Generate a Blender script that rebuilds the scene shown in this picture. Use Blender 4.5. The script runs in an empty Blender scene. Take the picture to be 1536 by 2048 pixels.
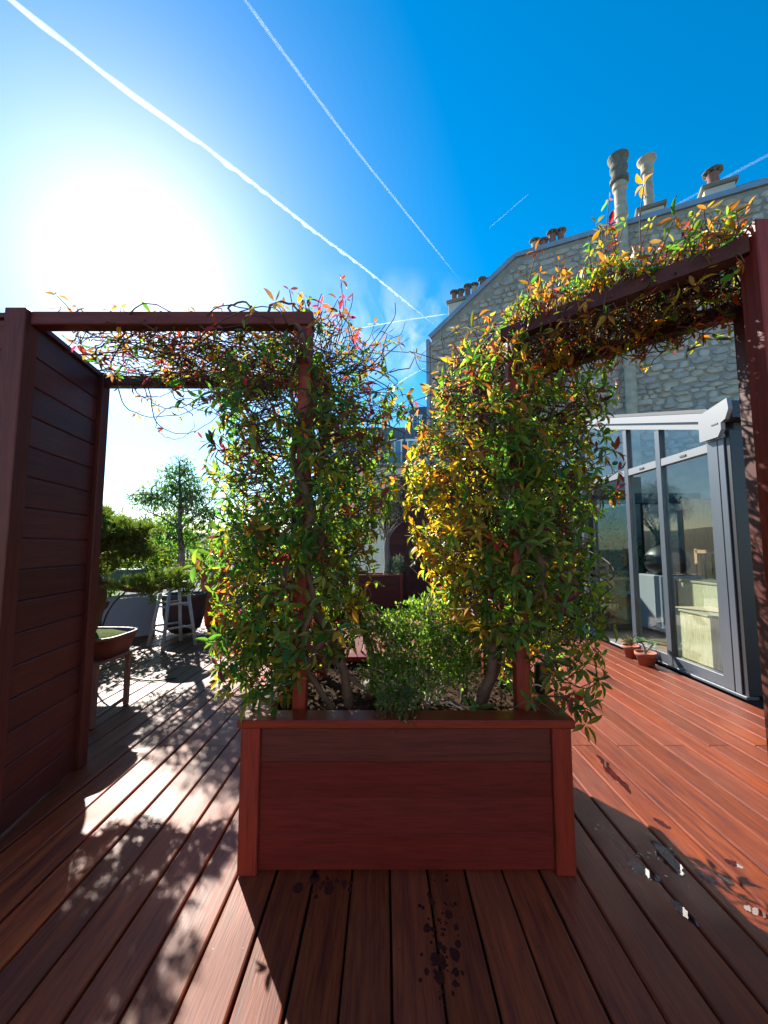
import bpy, math, random
import numpy as np
from mathutils import Vector, Matrix, noise

R = math.radians
random.seed(7)
rng = np.random.default_rng(11)
scene = bpy.context.scene
col = scene.collection

# ------------------------------------------------------------------ camera, sky, sun, exposure
cam_data = bpy.data.cameras.new("camera")
cam = bpy.data.objects.new("camera", cam_data)
col.objects.link(cam)
cam.location = (0, 0, 1.3)
cam.rotation_euler = (R(95), 0, 0)
cam_data.sensor_fit = 'VERTICAL'
cam_data.sensor_height = 36.0
cam_data.sensor_width = 27.0
cam_data.lens = 800 / 2048 * 36.0
cam_data.clip_start = 0.02
cam_data.clip_end = 60000
scene.camera = cam

SUN_AZ, SUN_EL = R(-33), R(33)          # azimuth measured from +Y, negative = to the left
sun_dir = Vector((math.sin(SUN_AZ) * math.cos(SUN_EL), math.cos(SUN_AZ) * math.cos(SUN_EL), math.sin(SUN_EL)))

world = bpy.data.worlds.new("World")
scene.world = world
world.use_nodes = True
wn = world.node_tree.nodes
wl = world.node_tree.links
wn.clear()
w_out = wn.new('ShaderNodeOutputWorld')
w_bg = wn.new('ShaderNodeBackground')
w_sky = wn.new('ShaderNodeTexSky')
w_sky.sky_type = 'NISHITA'
w_sky.sun_disc = False
w_sky.sun_elevation = SUN_EL
w_sky.sun_rotation = SUN_AZ
w_sky.altitude = 50
w_sky.air_density = 1.0
w_sky.dust_density = 0.36
w_sky.ozone_density = 3.0
w_hs = wn.new('ShaderNodeHueSaturation')
w_hs.inputs['Saturation'].default_value = 1.5
w_hs.inputs['Hue'].default_value = 0.491
w_hs.inputs['Value'].default_value = 1.0
wl.new(w_sky.outputs[0], w_hs.inputs['Color'])
wl.new(w_hs.outputs[0], w_bg.inputs['Color'])
w_bg.inputs['Strength'].default_value = 0.093
wl.new(w_bg.outputs[0], w_out.inputs['Surface'])

sun_data = bpy.data.lights.new("sun", 'SUN')
sun_data.energy = 5.0
sun_data.angle = R(0.53)
sun_data.color = (1.0, 0.93, 0.82)
sun = bpy.data.objects.new("sun", sun_data)
col.objects.link(sun)
sun.rotation_euler = sun_dir.to_track_quat('Z', 'Y').to_euler()

scene.view_settings.view_transform = 'Standard'
scene.view_settings.look = 'None'
scene.view_settings.exposure = 1.35
scene.view_settings.gamma = 1.0
scene.view_settings.use_curve_mapping = False
scene.render.engine = 'CYCLES'
scene.cycles.use_denoising = True
scene.cycles.max_bounces = 10
scene.cycles.diffuse_bounces = 5
scene.cycles.glossy_bounces = 4
scene.cycles.transmission_bounces = 6
scene.cycles.transparent_max_bounces = 16
scene.cycles.volume_bounces = 0
scene.cycles.caustics_reflective = False
scene.cycles.caustics_refractive = False
scene.cycles.sample_clamp_indirect = 6.0

# ------------------------------------------------------------------ material helpers
def new_mat(name):
    m = bpy.data.materials.new(name)
    m.use_nodes = True
    nt = m.node_tree
    bsdf = nt.nodes['Principled BSDF']
    return m, nt, bsdf

def simple(name, rgb, rough=0.6, metal=0.0, spec=0.5, var=0.0, scale=8.0, bump=0.0):
    """plain colour broken up by a soft noise"""
    m, nt, b = new_mat(name)
    b.inputs['Roughness'].default_value = rough
    b.inputs['Metallic'].default_value = metal
    b.inputs['Specular IOR Level'].default_value = spec
    tc = nt.nodes.new('ShaderNodeTexCoord')
    no = nt.nodes.new('ShaderNodeTexNoise')
    no.inputs['Scale'].default_value = scale
    no.inputs['Detail'].default_value = 5
    nt.links.new(tc.outputs['Object'], no.inputs['Vector'])
    mx = nt.nodes.new('ShaderNodeMixRGB')
    mx.inputs[1].default_value = (*[c * (1 - var) for c in rgb], 1)
    mx.inputs[2].default_value = (*[min(1, c * (1 + var)) for c in rgb], 1)
    nt.links.new(no.outputs['Fac'], mx.inputs[0])
    nt.links.new(mx.outputs[0], b.inputs['Base Color'])
    if bump > 0:
        bp = nt.nodes.new('ShaderNodeBump')
        bp.inputs['Strength'].default_value = bump
        bp.inputs['Distance'].default_value = 0.01
        nt.links.new(no.outputs['Fac'], bp.inputs['Height'])
        nt.links.new(bp.outputs[0], b.inputs['Normal'])
    return m

def wood(name, c1, c2, c3, axis='Y', rough=0.4, scale=1.0, bump=0.12, spec=0.5, rvar=0.15, coat=0.0, tone=.22):
    """plank wood: grain stretched along one axis, tone changing from plank to plank"""
    m, nt, b = new_mat(name)
    N, L = nt.nodes, nt.links
    tc = N.new('ShaderNodeTexCoord')
    oi = N.new('ShaderNodeObjectInfo')
    mp = N.new('ShaderNodeMapping')
    s = {'X': (1.2, 22, 22), 'Y': (22, 1.2, 22), 'Z': (22, 22, 1.2)}[axis]
    mp.inputs['Scale'].default_value = [k * scale for k in s]
    sh = N.new('ShaderNodeVectorMath'); sh.operation = 'SCALE'
    cb = N.new('ShaderNodeCombineXYZ')
    for i in range(3):
        L.new(oi.outputs['Random'], cb.inputs[i])
    L.new(cb.outputs[0], sh.inputs[0]); sh.inputs['Scale'].default_value = 37.0
    ad = N.new('ShaderNodeVectorMath'); ad.operation = 'ADD'
    L.new(tc.outputs['Object'], ad.inputs[0]); L.new(sh.outputs[0], ad.inputs[1])
    L.new(ad.outputs[0], mp.inputs['Vector'])
    n1 = N.new('ShaderNodeTexNoise'); n1.inputs['Scale'].default_value = 1.6; n1.inputs['Detail'].default_value = 8; n1.inputs['Roughness'].default_value = 0.62
    n1.inputs['Distortion'].default_value = 0.6
    L.new(mp.outputs[0], n1.inputs['Vector'])
    n2 = N.new('ShaderNodeTexNoise'); n2.inputs['Scale'].default_value = 7.0; n2.inputs['Detail'].default_value = 4
    L.new(mp.outputs[0], n2.inputs['Vector'])
    n3 = N.new('ShaderNodeTexNoise'); n3.inputs['Scale'].default_value = 2.2; n3.inputs['Detail'].default_value = 3
    L.new(ad.outputs[0], n3.inputs['Vector'])
    r1 = N.new('ShaderNodeValToRGB')
    r1.color_ramp.elements[0].position = 0.3; r1.color_ramp.elements[0].color = (*c1, 1)
    r1.color_ramp.elements[1].position = 0.72; r1.color_ramp.elements[1].color = (*c2, 1)
    L.new(n1.outputs['Fac'], r1.inputs[0])
    mx = N.new('ShaderNodeMixRGB'); mx.inputs[2].default_value = (*c3, 1)
    ml = N.new('ShaderNodeMath'); ml.operation = 'MULTIPLY'
    L.new(oi.outputs['Random'], ml.inputs[0]); L.new(n3.outputs['Fac'], ml.inputs[1])
    L.new(ml.outputs[0], mx.inputs[0]); L.new(r1.outputs[0], mx.inputs[1])
    dk = N.new('ShaderNodeMixRGB'); dk.blend_type = 'MULTIPLY'; dk.inputs[0].default_value = 0.55
    r2 = N.new('ShaderNodeValToRGB')
    r2.color_ramp.elements[0].position = 0.35; r2.color_ramp.elements[0].color = (0.45, 0.42, 0.42, 1)
    r2.color_ramp.elements[1].position = 0.55; r2.color_ramp.elements[1].color = (1, 1, 1, 1)
    L.new(n2.outputs['Fac'], r2.inputs[0])
    L.new(mx.outputs[0], dk.inputs[1]); L.new(r2.outputs[0], dk.inputs[2])
    hs = N.new('ShaderNodeHueSaturation')
    mr = N.new('ShaderNodeMapRange'); mr.inputs[3].default_value = 1 - tone; mr.inputs[4].default_value = 1 + tone
    wn_ = N.new('ShaderNodeTexWhiteNoise'); wn_.noise_dimensions = '1D'
    L.new(oi.outputs['Random'], wn_.inputs['W']); L.new(wn_.outputs['Value'], mr.inputs[0]); L.new(mr.outputs[0], hs.inputs['Value'])
    L.new(dk.outputs[0], hs.inputs['Color'])
    L.new(hs.outputs[0], b.inputs['Base Color'])
    rr = N.new('ShaderNodeMapRange'); rr.inputs[3].default_value = rough - rvar; rr.inputs[4].default_value = rough + rvar
    L.new(n3.outputs['Fac'], rr.inputs[0]); L.new(rr.outputs[0], b.inputs['Roughness'])
    b.inputs['Specular IOR Level'].default_value = spec
    b.inputs['Coat Weight'].default_value = coat
    b.inputs['Coat Roughness'].default_value = 0.25
    bp = N.new('ShaderNodeBump'); bp.inputs['Strength'].default_value = bump; bp.inputs['Distance'].default_value = 0.004
    L.new(n2.outputs['Fac'], bp.inputs['Height']); L.new(bp.outputs[0], b.inputs['Normal'])
    return m

def leaf_mat(name, rgb, trans, rough=0.36, tw=0.66):
    """leaf: glossy face, light shining through, tone changing from leaf to leaf"""
    m, nt, b = new_mat(name)
    N, L = nt.nodes, nt.links
    ge = N.new('ShaderNodeNewGeometry'); oi = N.new('ShaderNodeObjectInfo')
    ad = N.new('ShaderNodeMath'); ad.operation = 'ADD'
    fr = N.new('ShaderNodeMath'); fr.operation = 'FRACT'
    L.new(ge.outputs['Random Per Island'], ad.inputs[0]); L.new(oi.outputs['Random'], ad.inputs[1]); L.new(ad.outputs[0], fr.inputs[0])
    hue = N.new('ShaderNodeMapRange'); hue.inputs[3].default_value = 0.475; hue.inputs[4].default_value = 0.525
    val = N.new('ShaderNodeMapRange'); val.inputs[3].default_value = 0.65; val.inputs[4].default_value = 1.4
    w2 = N.new('ShaderNodeTexWhiteNoise'); w2.noise_dimensions = '1D'
    L.new(fr.outputs[0], hue.inputs[0]); L.new(fr.outputs[0], w2.inputs['W']); L.new(w2.outputs['Value'], val.inputs[0])
    tc = N.new('ShaderNodeTexCoord')
    no = N.new('ShaderNodeTexNoise'); no.inputs['Scale'].default_value = 60; no.inputs['Detail'].default_value = 3
    L.new(tc.outputs['Object'], no.inputs['Vector'])
    def tinted(c):
        h = N.new('ShaderNodeHueSaturation'); h.inputs['Color'].default_value = (*c, 1)
        L.new(hue.outputs[0], h.inputs['Hue']); L.new(val.outputs[0], h.inputs['Value'])
        mx = N.new('ShaderNodeMixRGB'); mx.blend_type = 'MULTIPLY'; mx.inputs[0].default_value = 0.5
        L.new(h.outputs[0], mx.inputs[1]); L.new(no.outputs['Color'], mx.inputs[2])
        g = N.new('ShaderNodeMixRGB'); g.inputs[0].default_value = 0.6
        L.new(h.outputs[0], g.inputs[1]); L.new(mx.outputs[0], g.inputs[2])
        return g.outputs[0]
    L.new(tinted(rgb), b.inputs['Base Color'])
    b.inputs['Roughness'].default_value = rough
    b.inputs['Specular IOR Level'].default_value = 0.5
    tr = N.new('ShaderNodeBsdfTranslucent')
    L.new(tinted(trans), tr.inputs['Color'])
    mx = N.new('ShaderNodeMixShader'); mx.inputs[0].default_value = tw
    L.new(b.outputs[0], mx.inputs[1]); L.new(tr.outputs[0], mx.inputs[2])
    L.new(mx.outputs[0], N['Material Output'].inputs['Surface'])
    return m

def glass_mat(name, tint=(0.9, 0.95, 0.94), ior=1.5):
    m, nt, b = new_mat(name)
    N, L = nt.nodes, nt.links
    N.remove(b)
    tr = N.new('ShaderNodeBsdfTransparent'); tr.inputs[0].default_value = (*tint, 1)
    gl = N.new('ShaderNodeBsdfGlossy'); gl.inputs['Roughness'].default_value = 0.0
    lw = N.new('ShaderNodeLayerWeight'); lw.inputs['Blend'].default_value = 0.5
    pw = N.new('ShaderNodeMath'); pw.operation = 'POWER'; pw.inputs[1].default_value = 5.0
    L.new(lw.outputs['Facing'], pw.inputs[0])
    fr = N.new('ShaderNodeMath'); fr.operation = 'MULTIPLY_ADD'; fr.inputs[1].default_value = 0.95; fr.inputs[2].default_value = 0.045
    L.new(pw.outputs[0], fr.inputs[0])
    mx = N.new('ShaderNodeMixShader')
    L.new(fr.outputs[0], mx.inputs[0]); L.new(tr.outputs[0], mx.inputs[1]); L.new(gl.outputs[0], mx.inputs[2])
    L.new(mx.outputs[0], N['Material Output'].inputs['Surface'])
    return m

M = {}
M['deck'] = wood('deck_wood', (0.095, 0.014, 0.009), (0.32, 0.064, 0.011), (0.15, 0.048, 0.032), 'Y', rough=0.52, bump=0.15, spec=0.26, tone=.30)
M['red_x'] = wood('mahogany_x', (0.070, 0.008, 0.006), (0.120, 0.013, 0.008), (0.085, 0.012, 0.013), 'X', rough=0.48, bump=0.10, spec=0.3, tone=.1)
M['red_y'] = wood('mahogany_y', (0.070, 0.008, 0.006), (0.120, 0.013, 0.008), (0.085, 0.012, 0.013), 'Y', rough=0.48, bump=0.10, spec=0.3, tone=.1)
M['red_z'] = wood('mahogany_z', (0.13, 0.014, 0.008), (0.21, 0.028, 0.012), (0.14, 0.021, 0.016), 'Z', rough=0.48, bump=0.12, spec=0.35)
for _ax in 'xy':
    M['cap_' + _ax] = wood('cap_mahogany_' + _ax, (0.15, 0.016, 0.008), (0.25, 0.036, 0.013), (0.17, 0.024, 0.018), _ax.upper(), rough=0.36, bump=0.10, spec=0.4)
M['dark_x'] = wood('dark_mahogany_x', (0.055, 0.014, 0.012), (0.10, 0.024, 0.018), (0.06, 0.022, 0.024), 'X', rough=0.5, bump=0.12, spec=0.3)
M['dark_y'] = wood('dark_mahogany_y', (0.055, 0.014, 0.012), (0.10, 0.024, 0.018), (0.06, 0.022, 0.024), 'Y', rough=0.5, bump=0.12, spec=0.3)
M['dark_z'] = wood('dark_mahogany_z', (0.06, 0.016, 0.013), (0.11, 0.027, 0.020), (0.065, 0.024, 0.024), 'Z', rough=0.5, bump=0.12, spec=0.3)
M['grey_wood'] = wood('weathered_wood', (0.36, 0.32, 0.27), (0.58, 0.53, 0.46), (0.44, 0.4, 0.36), 'Z', rough=0.7)
M['pine_wood'] = wood('honey_wood', (0.40, 0.22, 0.08), (0.58, 0.36, 0.15), (0.5, 0.3, 0.13), 'Z', rough=0.5)
M['pale_wood'] = wood('pale_wood', (0.48, 0.40, 0.22), (0.62, 0.53, 0.32), (0.55, 0.47, 0.3), 'Z', rough=0.55)
M['brown_wood'] = wood('brown_wood', (0.28, 0.16, 0.07), (0.40, 0.25, 0.12), (0.33, 0.2, 0.1), 'Z', rough=0.6)
M['floor_wood'] = wood('floor_wood', (0.22, 0.13, 0.07), (0.36, 0.23, 0.14), (0.28, 0.19, 0.12), 'Y', rough=0.4, scale=0.6)
M['deck_under'] = simple('dark_underdeck', (0.012, 0.009, 0.008), 0.95)
M['bark'] = simple('vine_bark', (0.085, 0.06, 0.045), 0.85, var=0.45, scale=40, bump=0.6)
M['twig'] = simple('twig_bark', (0.075, 0.045, 0.035), 0.75, var=0.4, scale=25)
M['grey_bark'] = simple('grey_bark', (0.22, 0.19, 0.16), 0.9, var=0.45, scale=30, bump=0.6)
M['pine_bark'] = simple('pine_bark', (0.10, 0.065, 0.045), 0.9, var=0.5, scale=30, bump=0.8)
M['soil'] = simple('soil', (0.04, 0.025, 0.016), 1.0, spec=0.05, var=0.6, scale=35, bump=1.0)
M['mulch'] = simple('bark_mulch', (0.075, 0.040, 0.024), 1.0, var=0.7, scale=30, spec=0.05)
M['moss'] = simple('moss', (0.055, 0.085, 0.012), 1.0, spec=0.1, var=0.8, scale=40, bump=1.0)
M['black'] = simple('black_plastic', (0.012, 0.012, 0.013), 0.45, var=0.2)
M['black_metal'] = simple('black_aluminium', (0.016, 0.018, 0.022), 0.4, var=0.2)
M['alu'] = simple('grey_aluminium', (0.06, 0.075, 0.095), 0.34, metal=0.0, var=0.10, scale=3, spec=0.7)
M['alu_light'] = simple('pale_aluminium', (0.20, 0.21, 0.22), 0.38, var=0.06, scale=3, spec=0.6)
M['white_tube'] = simple('pale_hose', (0.6, 0.58, 0.52), 0.5, var=0.2)
M['terracotta'] = simple('terracotta', (0.36, 0.12, 0.07), 0.8, var=0.3, scale=14, bump=0.15)
M['brown_glaze'] = simple('brown_glazed_clay', (0.12, 0.045, 0.03), 0.42, var=0.35, scale=9)
M['dark_glaze'] = simple('dark_brown_clay', (0.06, 0.025, 0.02), 0.5, var=0.35, scale=9)
M['cream'] = simple('cream_glaze', (0.65, 0.47, 0.22), 0.5, var=0.12)
M['green_plastic'] = simple('green_plastic', (0.03, 0.11, 0.075), 0.5, var=0.2)
M['green_cloth'] = simple('green_cloth', (0.01, 0.11, 0.055), 0.85, var=0.4, scale=20)
M['grey_trough'] = simple('grey_fibre_cement', (0.30, 0.31, 0.33), 0.8, var=0.10, scale=6, bump=0.1)
M['white_plastic'] = simple('white_plastic', (0.72, 0.76, 0.74), 0.5, var=0.08)
M['mortar'] = simple('lime_mortar', (0.33, 0.295, 0.235), 0.95, var=0.45, scale=5, bump=0.5)
M['stone_a'] = simple('rubble_stone_pale', (0.50, 0.45, 0.365), 0.9, var=0.45, scale=7, bump=0.9)
M['stone_b'] = simple('rubble_stone_grey', (0.39, 0.36, 0.31), 0.9, var=0.5, scale=8, bump=0.9)
M['stone_c'] = simple('rubble_stone_ochre', (0.46, 0.40, 0.30), 0.9, var=0.45, scale=6, bump=0.9)
M['render'] = simple('pale_render', (0.58, 0.54, 0.46), 0.9, var=0.22, scale=4, bump=0.2)
M['cap_stone'] = simple('mossy_cap_stone', (0.22, 0.21, 0.17), 0.95, var=0.5, scale=9, bump=0.6)
M['zinc'] = simple('zinc', (0.30, 0.35, 0.40), 0.5, metal=0.3, var=0.2, scale=5)
M['slate'] = simple('slate_roof', (0.10, 0.12, 0.15), 0.7, var=0.3, scale=5)
M['clay_pot'] = simple('chimney_clay', (0.25, 0.13, 0.11), 0.9, var=0.35, scale=9)
M['flue'] = simple('flue_cement', (0.46, 0.39, 0.29), 0.9, var=0.5, scale=6, bump=0.3)
M['lichen'] = simple('lichened_cowl', (0.16, 0.16, 0.13), 0.95, var=0.6, scale=14, bump=0.6)
M['glass'] = glass_mat('window_glass')
M['far_glass'] = simple('far_window_glass', (0.10, 0.20, 0.32), 0.08, spec=0.8)
M['fill_wall'] = simple('warm_fill_render', (0.55, 0.46, 0.42), 0.9, var=0.12, scale=2, bump=0.1)
M['ground'] = simple('city_ground_cover', (0.10, 0.11, 0.09), 0.95, var=0.5, scale=0.02)
M['hill'] = simple('wooded_hill', (0.06, 0.09, 0.06), 0.95, var=0.4, scale=0.02)

M['pot_text'] = simple('dark_brush_mark', (0.05, 0.02, 0.01), 0.7)

m, nt, b = new_mat('opal_roof_panel')
b.inputs['Base Color'].default_value = (0.8, 0.85, 0.88, 1); b.inputs['Roughness'].default_value = 0.2
_tl = nt.nodes.new('ShaderNodeBsdfTranslucent'); _tl.inputs[0].default_value = (0.85, 0.92, 0.96, 1)
_m1 = nt.nodes.new('ShaderNodeMixShader'); _m1.inputs[0].default_value = 0.75
nt.links.new(b.outputs[0], _m1.inputs[1]); nt.links.new(_tl.outputs[0], _m1.inputs[2])
_tp = nt.nodes.new('ShaderNodeBsdfTransparent'); _m2 = nt.nodes.new('ShaderNodeMixShader'); _m2.inputs[0].default_value = 0.5
nt.links.new(_m1.outputs[0], _m2.inputs[1]); nt.links.new(_tp.outputs[0], _m2.inputs[2])
nt.links.new(_m2.outputs[0], nt.nodes['Material Output'].inputs['Surface'])
M['opal'] = m
# vine leaf colours
LEAF = [
    leaf_mat('leaf_green',      (0.085, 0.190, 0.030), (0.30, 0.56, 0.04), rough=.32),
    leaf_mat('leaf_deep_green', (0.045, 0.130, 0.032), (0.16, 0.42, 0.04), rough=.30),
    leaf_mat('leaf_lime',       (0.20, 0.26, 0.035),   (0.58, 0.62, 0.03), rough=.34),
    leaf_mat('leaf_yellow',     (0.44, 0.29, 0.030),   (0.92, 0.60, 0.02)),
    leaf_mat('leaf_orange',     (0.36, 0.13, 0.025),   (0.90, 0.33, 0.02)),
    leaf_mat('leaf_red',        (0.32, 0.040, 0.032),  (0.82, 0.09, 0.04)),
    leaf_mat('leaf_burgundy',   (0.13, 0.032, 0.040),  (0.42, 0.07, 0.07)),
    leaf_mat('leaf_bronze',     (0.150, 0.095, 0.050), (0.46, 0.26, 0.06)),
]
M['shrub_leaf'] = leaf_mat('shrub_leaf', (0.075, 0.15, 0.04), (0.22, 0.42, 0.04), rough=0.32)
M['shrub_leaf_light'] = leaf_mat('shrub_leaf_light', (0.15, 0.26, 0.05), (0.42, 0.62, 0.04), rough=0.32)
M['tree_leaf'] = leaf_mat('tree_leaf', (0.045, 0.11, 0.03), (0.10, 0.28, 0.03))
M['fresh_leaf'] = leaf_mat('fresh_leaf', (0.09, 0.20, 0.025), (0.30, 0.58, 0.02))
M['fresh_yellow'] = leaf_mat('fresh_yellow_leaf', (0.25, 0.27, 0.03), (0.6, 0.62, 0.02))
M['needle'] = leaf_mat('pine_needle', (0.085, 0.16, 0.03), (0.30, 0.44, 0.04), rough=0.45, tw=0.35)
M['olive_leaf'] = leaf_mat('olive_leaf', (0.13, 0.16, 0.11), (0.22, 0.28, 0.12), rough=0.5, tw=0.3)
M['lavender_leaf'] = leaf_mat('lavender_leaf', (0.12, 0.18, 0.14), (0.2, 0.3, 0.16), rough=0.6, tw=0.3)
M['succulent'] = leaf_mat('succulent_leaf', (0.10, 0.22, 0.08), (0.2, 0.42, 0.1), rough=0.35, tw=0.2)
M['aloe'] = leaf_mat('aloe_leaf', (0.18, 0.20, 0.12), (0.3, 0.34, 0.15), rough=0.4, tw=0.2)

# water lying on the boards
M['water'] = glass_mat('water', (0.55, 0.45, 0.47))
m, nt, b = new_mat('wet_wood')
b.inputs['Base Color'].default_value = (0.035, 0.010, 0.009, 1)
b.inputs['Roughness'].default_value = 0.25
M['wet'] = m
m, nt, b = new_mat('lit_lamp')
b.inputs['Emission Color'].default_value = (1, 0.95, 0.8, 1)
b.inputs['Emission Strength'].default_value = 6
M['lamp'] = m
m, nt, b = new_mat('ice_cloud')
nt.nodes.remove(b)
vs = nt.nodes.new('ShaderNodeVolumePrincipled')
vs.inputs['Color'].default_value = (1, 1, 1, 1)
vs.inputs['Density'].default_value = 0.02
vs.inputs['Anisotropy'].default_value = 0.3
nt.links.new(vs.outputs[0], nt.nodes['Material Output'].inputs['Volume'])
M['ice'] = m
ICE = {}
def ice(d):
    if d not in ICE:
        k = M['ice'].copy(); k.name = 'ice_cloud'
        k.node_tree.nodes['Principled Volume'].inputs['Density'].default_value = d
        ICE[d] = k
    return ICE[d]

# ------------------------------------------------------------------ mesh helpers
class MB:
    """collects shapes into one mesh"""
    def __init__(self):
        self.v, self.f, self.m, self.smooth = [], [], [], []
    def add(self, v, f, mi=0, sm=False):
        o = len(self.v)
        self.v += [tuple(p) for p in v]
        self.f += [tuple(i + o for i in q) for q in f]
        self.m += [mi] * len(f)
        self.smooth += [sm] * len(f)
        return self
    def box(self, x0, x1, y0, y1, z0, z1, b=0.0, mi=0):
        if b <= 0:
            v = [(x, y, z) for z in (z0, z1) for y in (y0, y1) for x in (x0, x1)]
            f = [(0, 2, 3, 1), (4, 5, 7, 6), (0, 1, 5, 4), (2, 6, 7, 3), (0, 4, 6, 2), (1, 3, 7, 5)]
            return self.add(v, f, mi)
        v, idx = [], {}
        X, Y, Z = (x0, x1), (y0, y1), (z0, z1)
        for i in (0, 1):
            for j in (0, 1):
                for k in (0, 1):
                    sx, sy, sz = (1, -1)[i], (1, -1)[j], (1, -1)[k]
                    for a in range(3):
                        p = [X[i], Y[j], Z[k]]
                        for q, s in enumerate((sx, sy, sz)):
                            if q != a:
                                p[q] += s * b
                        idx[(i, j, k, a)] = len(v); v.append(tuple(p))
        g = lambda *t: idx[t]
        f = []
        for i in (0, 1):
            q = [g(i, 0, 0, 0), g(i, 1, 0, 0), g(i, 1, 1, 0), g(i, 0, 1, 0)]; f.append(q if i else q[::-1])
            q = [g(0, i, 0, 1), g(0, i, 1, 1), g(1, i, 1, 1), g(1, i, 0, 1)]; f.append(q if i else q[::-1])
            q = [g(0, 0, i, 2), g(1, 0, i, 2), g(1, 1, i, 2), g(0, 1, i, 2)]; f.append(q if i else q[::-1])
        for i in (0, 1):
            for j in (0, 1):
                fl = (i + j) % 2
                q = [g(i, j, 0, 0), g(i, j, 1, 0), g(i, j, 1, 1), g(i, j, 0, 1)]; f.append(q[::-1] if fl else q)
                q = [g(i, 0, j, 0), g(i, 0, j, 2), g(i, 1, j, 2), g(i, 1, j, 0)]; f.append(q[::-1] if fl else q)
                q = [g(0, i, j, 1), g(1, i, j, 1), g(1, i, j, 2), g(0, i, j, 2)]; f.append(q[::-1] if fl else q)
        for i in (0, 1):
            for j in (0, 1):
                for k in (0, 1):
                    q = [g(i, j, k, 0), g(i, j, k, 1), g(i, j, k, 2)]
                    f.append(q if (i + j + k) % 2 else q[::-1])
        return self.add(v, f, mi)
    def bar(self, p, q, w, h=None, mi=0):
        """square bar from p to q"""
        h = h or w
        p, q = Vector(p), Vector(q); d = (q - p).normalized()
        up = Vector((0, 0, 1)) if abs(d.z) < 0.95 else Vector((0, 1, 0))
        s = d.cross(up).normalized(); u = s.cross(d).normalized()
        v = []
        for c in (p, q):
            for a, b_ in ((-1, -1), (1, -1), (1, 1), (-1, 1)):
                v.append(c + s * (a * w / 2) + u * (b_ * h / 2))
        return self.add(v, [(0, 1, 2, 3), (7, 6, 5, 4), (0, 4, 5, 1), (1, 5, 6, 2), (2, 6, 7, 3), (3, 7, 4, 0)], mi)
    def tube(self, pts, rad, n=6, mi=0, cap=True):
        pts = [Vector(p) for p in pts]
        if not isinstance(rad, (list, tuple)):
            rad = [rad] * len(pts)
        v, f = [], []
        pv = None
        for i, p in enumerate(pts):
            d = (pts[min(i + 1, len(pts) - 1)] - pts[max(i - 1, 0)])
            if d.length < 1e-9: d = Vector((0, 0, 1))
            d.normalize()
            if pv is None:
                a = Vector((1, 0, 0)) if abs(d.x) < 0.8 else Vector((0, 1, 0))
                pv = d.cross(a).normalized()
            s = (pv - d * pv.dot(d)).normalized(); pv = s
            u = d.cross(s)
            for k in range(n):
                t = 2 * math.pi * k / n
                v.append(p + (s * math.cos(t) + u * math.sin(t)) * rad[i])
        for i in range(len(pts) - 1):
            for k in range(n):
                a = i * n + k; b_ = i * n + (k + 1) % n
                f.append((a, b_, b_ + n, a + n))
        if cap:
            f.append(tuple(range(n - 1, -1, -1))); f.append(tuple((len(pts) - 1) * n + k for k in range(n)))
        return self.add(v, f, mi, True)
    def lathe(self, prof, n=16, c=(0, 0, 0), mi=0, sm=True):
        v, f = [], []
        for r, z in prof:
            for k in range(n):
                t = 2 * math.pi * k / n
                v.append((c[0] + r * math.cos(t), c[1] + r * math.sin(t), c[2] + z))
        for i in range(len(prof) - 1):
            for k in range(n):
                a = i * n + k; b_ = i * n + (k + 1) % n
                f.append((a, b_, b_ + n, a + n))
        f.append(tuple(range(n - 1, -1, -1))); f.append(tuple((len(prof) - 1) * n + k for k in range(n)))
        return self.add(v, f, mi, sm)
    def mesh(self, name, mats):
        me = bpy.data.meshes.new(name)
        me.from_pydata(self.v, [], self.f)
        for k in (mats if isinstance(mats, (list, tuple)) else [mats]):
            me.materials.append(k)
        me.polygons.foreach_set('material_index', self.m)
        me.polygons.foreach_set('use_smooth', self.smooth)
        me.update()
        return me
    def build(self, name, mats, parent=None, loc=None, rz=None):
        return place(name, self.mesh(name, mats), parent, loc, rz)

def place(name, me, parent=None, loc=None, rz=None):
    o = bpy.data.objects.new(name, me)
    col.objects.link(o)
    if parent is not None: o.parent = parent
    if loc is not None: o.location = loc
    if rz is not None: o.rotation_euler.z = rz
    return o

def tag(o, label=None, cat=None, group=None, kind=None):
    if label: o['label'] = label
    if cat: o['category'] = cat
    if group: o['group'] = group
    if kind: o['kind'] = kind
    return o

def thing(name, label, cat, loc=(0, 0, 0), rz=0.0, group=None):
    o = bpy.data.objects.new(name, None)
    o.empty_display_size = 0.1
    col.objects.link(o)
    o.location = loc; o.rotation_euler.z = rz
    return tag(o, label, cat, group)

def jit(p, s):
    return Vector(p) + Vector((random.uniform(-s, s), random.uniform(-s, s), random.uniform(-s, s)))

def smooth_path(pts, n=6):
    """Catmull-Rom through the points"""
    P = [Vector(p) for p in pts]
    P = [P[0] * 2 - P[1]] + P + [P[-1] * 2 - P[-2]]
    out = []
    for i in range(1, len(P) - 2):
        for k in range(n):
            t = k / n
            a, b_, c, d = P[i - 1], P[i], P[i + 1], P[i + 2]
            out.append(0.5 * ((2 * b_) + (c - a) * t + (2 * a - 5 * b_ + 4 * c - d) * t * t + (3 * b_ - a - 3 * c + d) * t ** 3))
    out.append(P[-2])
    return out

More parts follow.
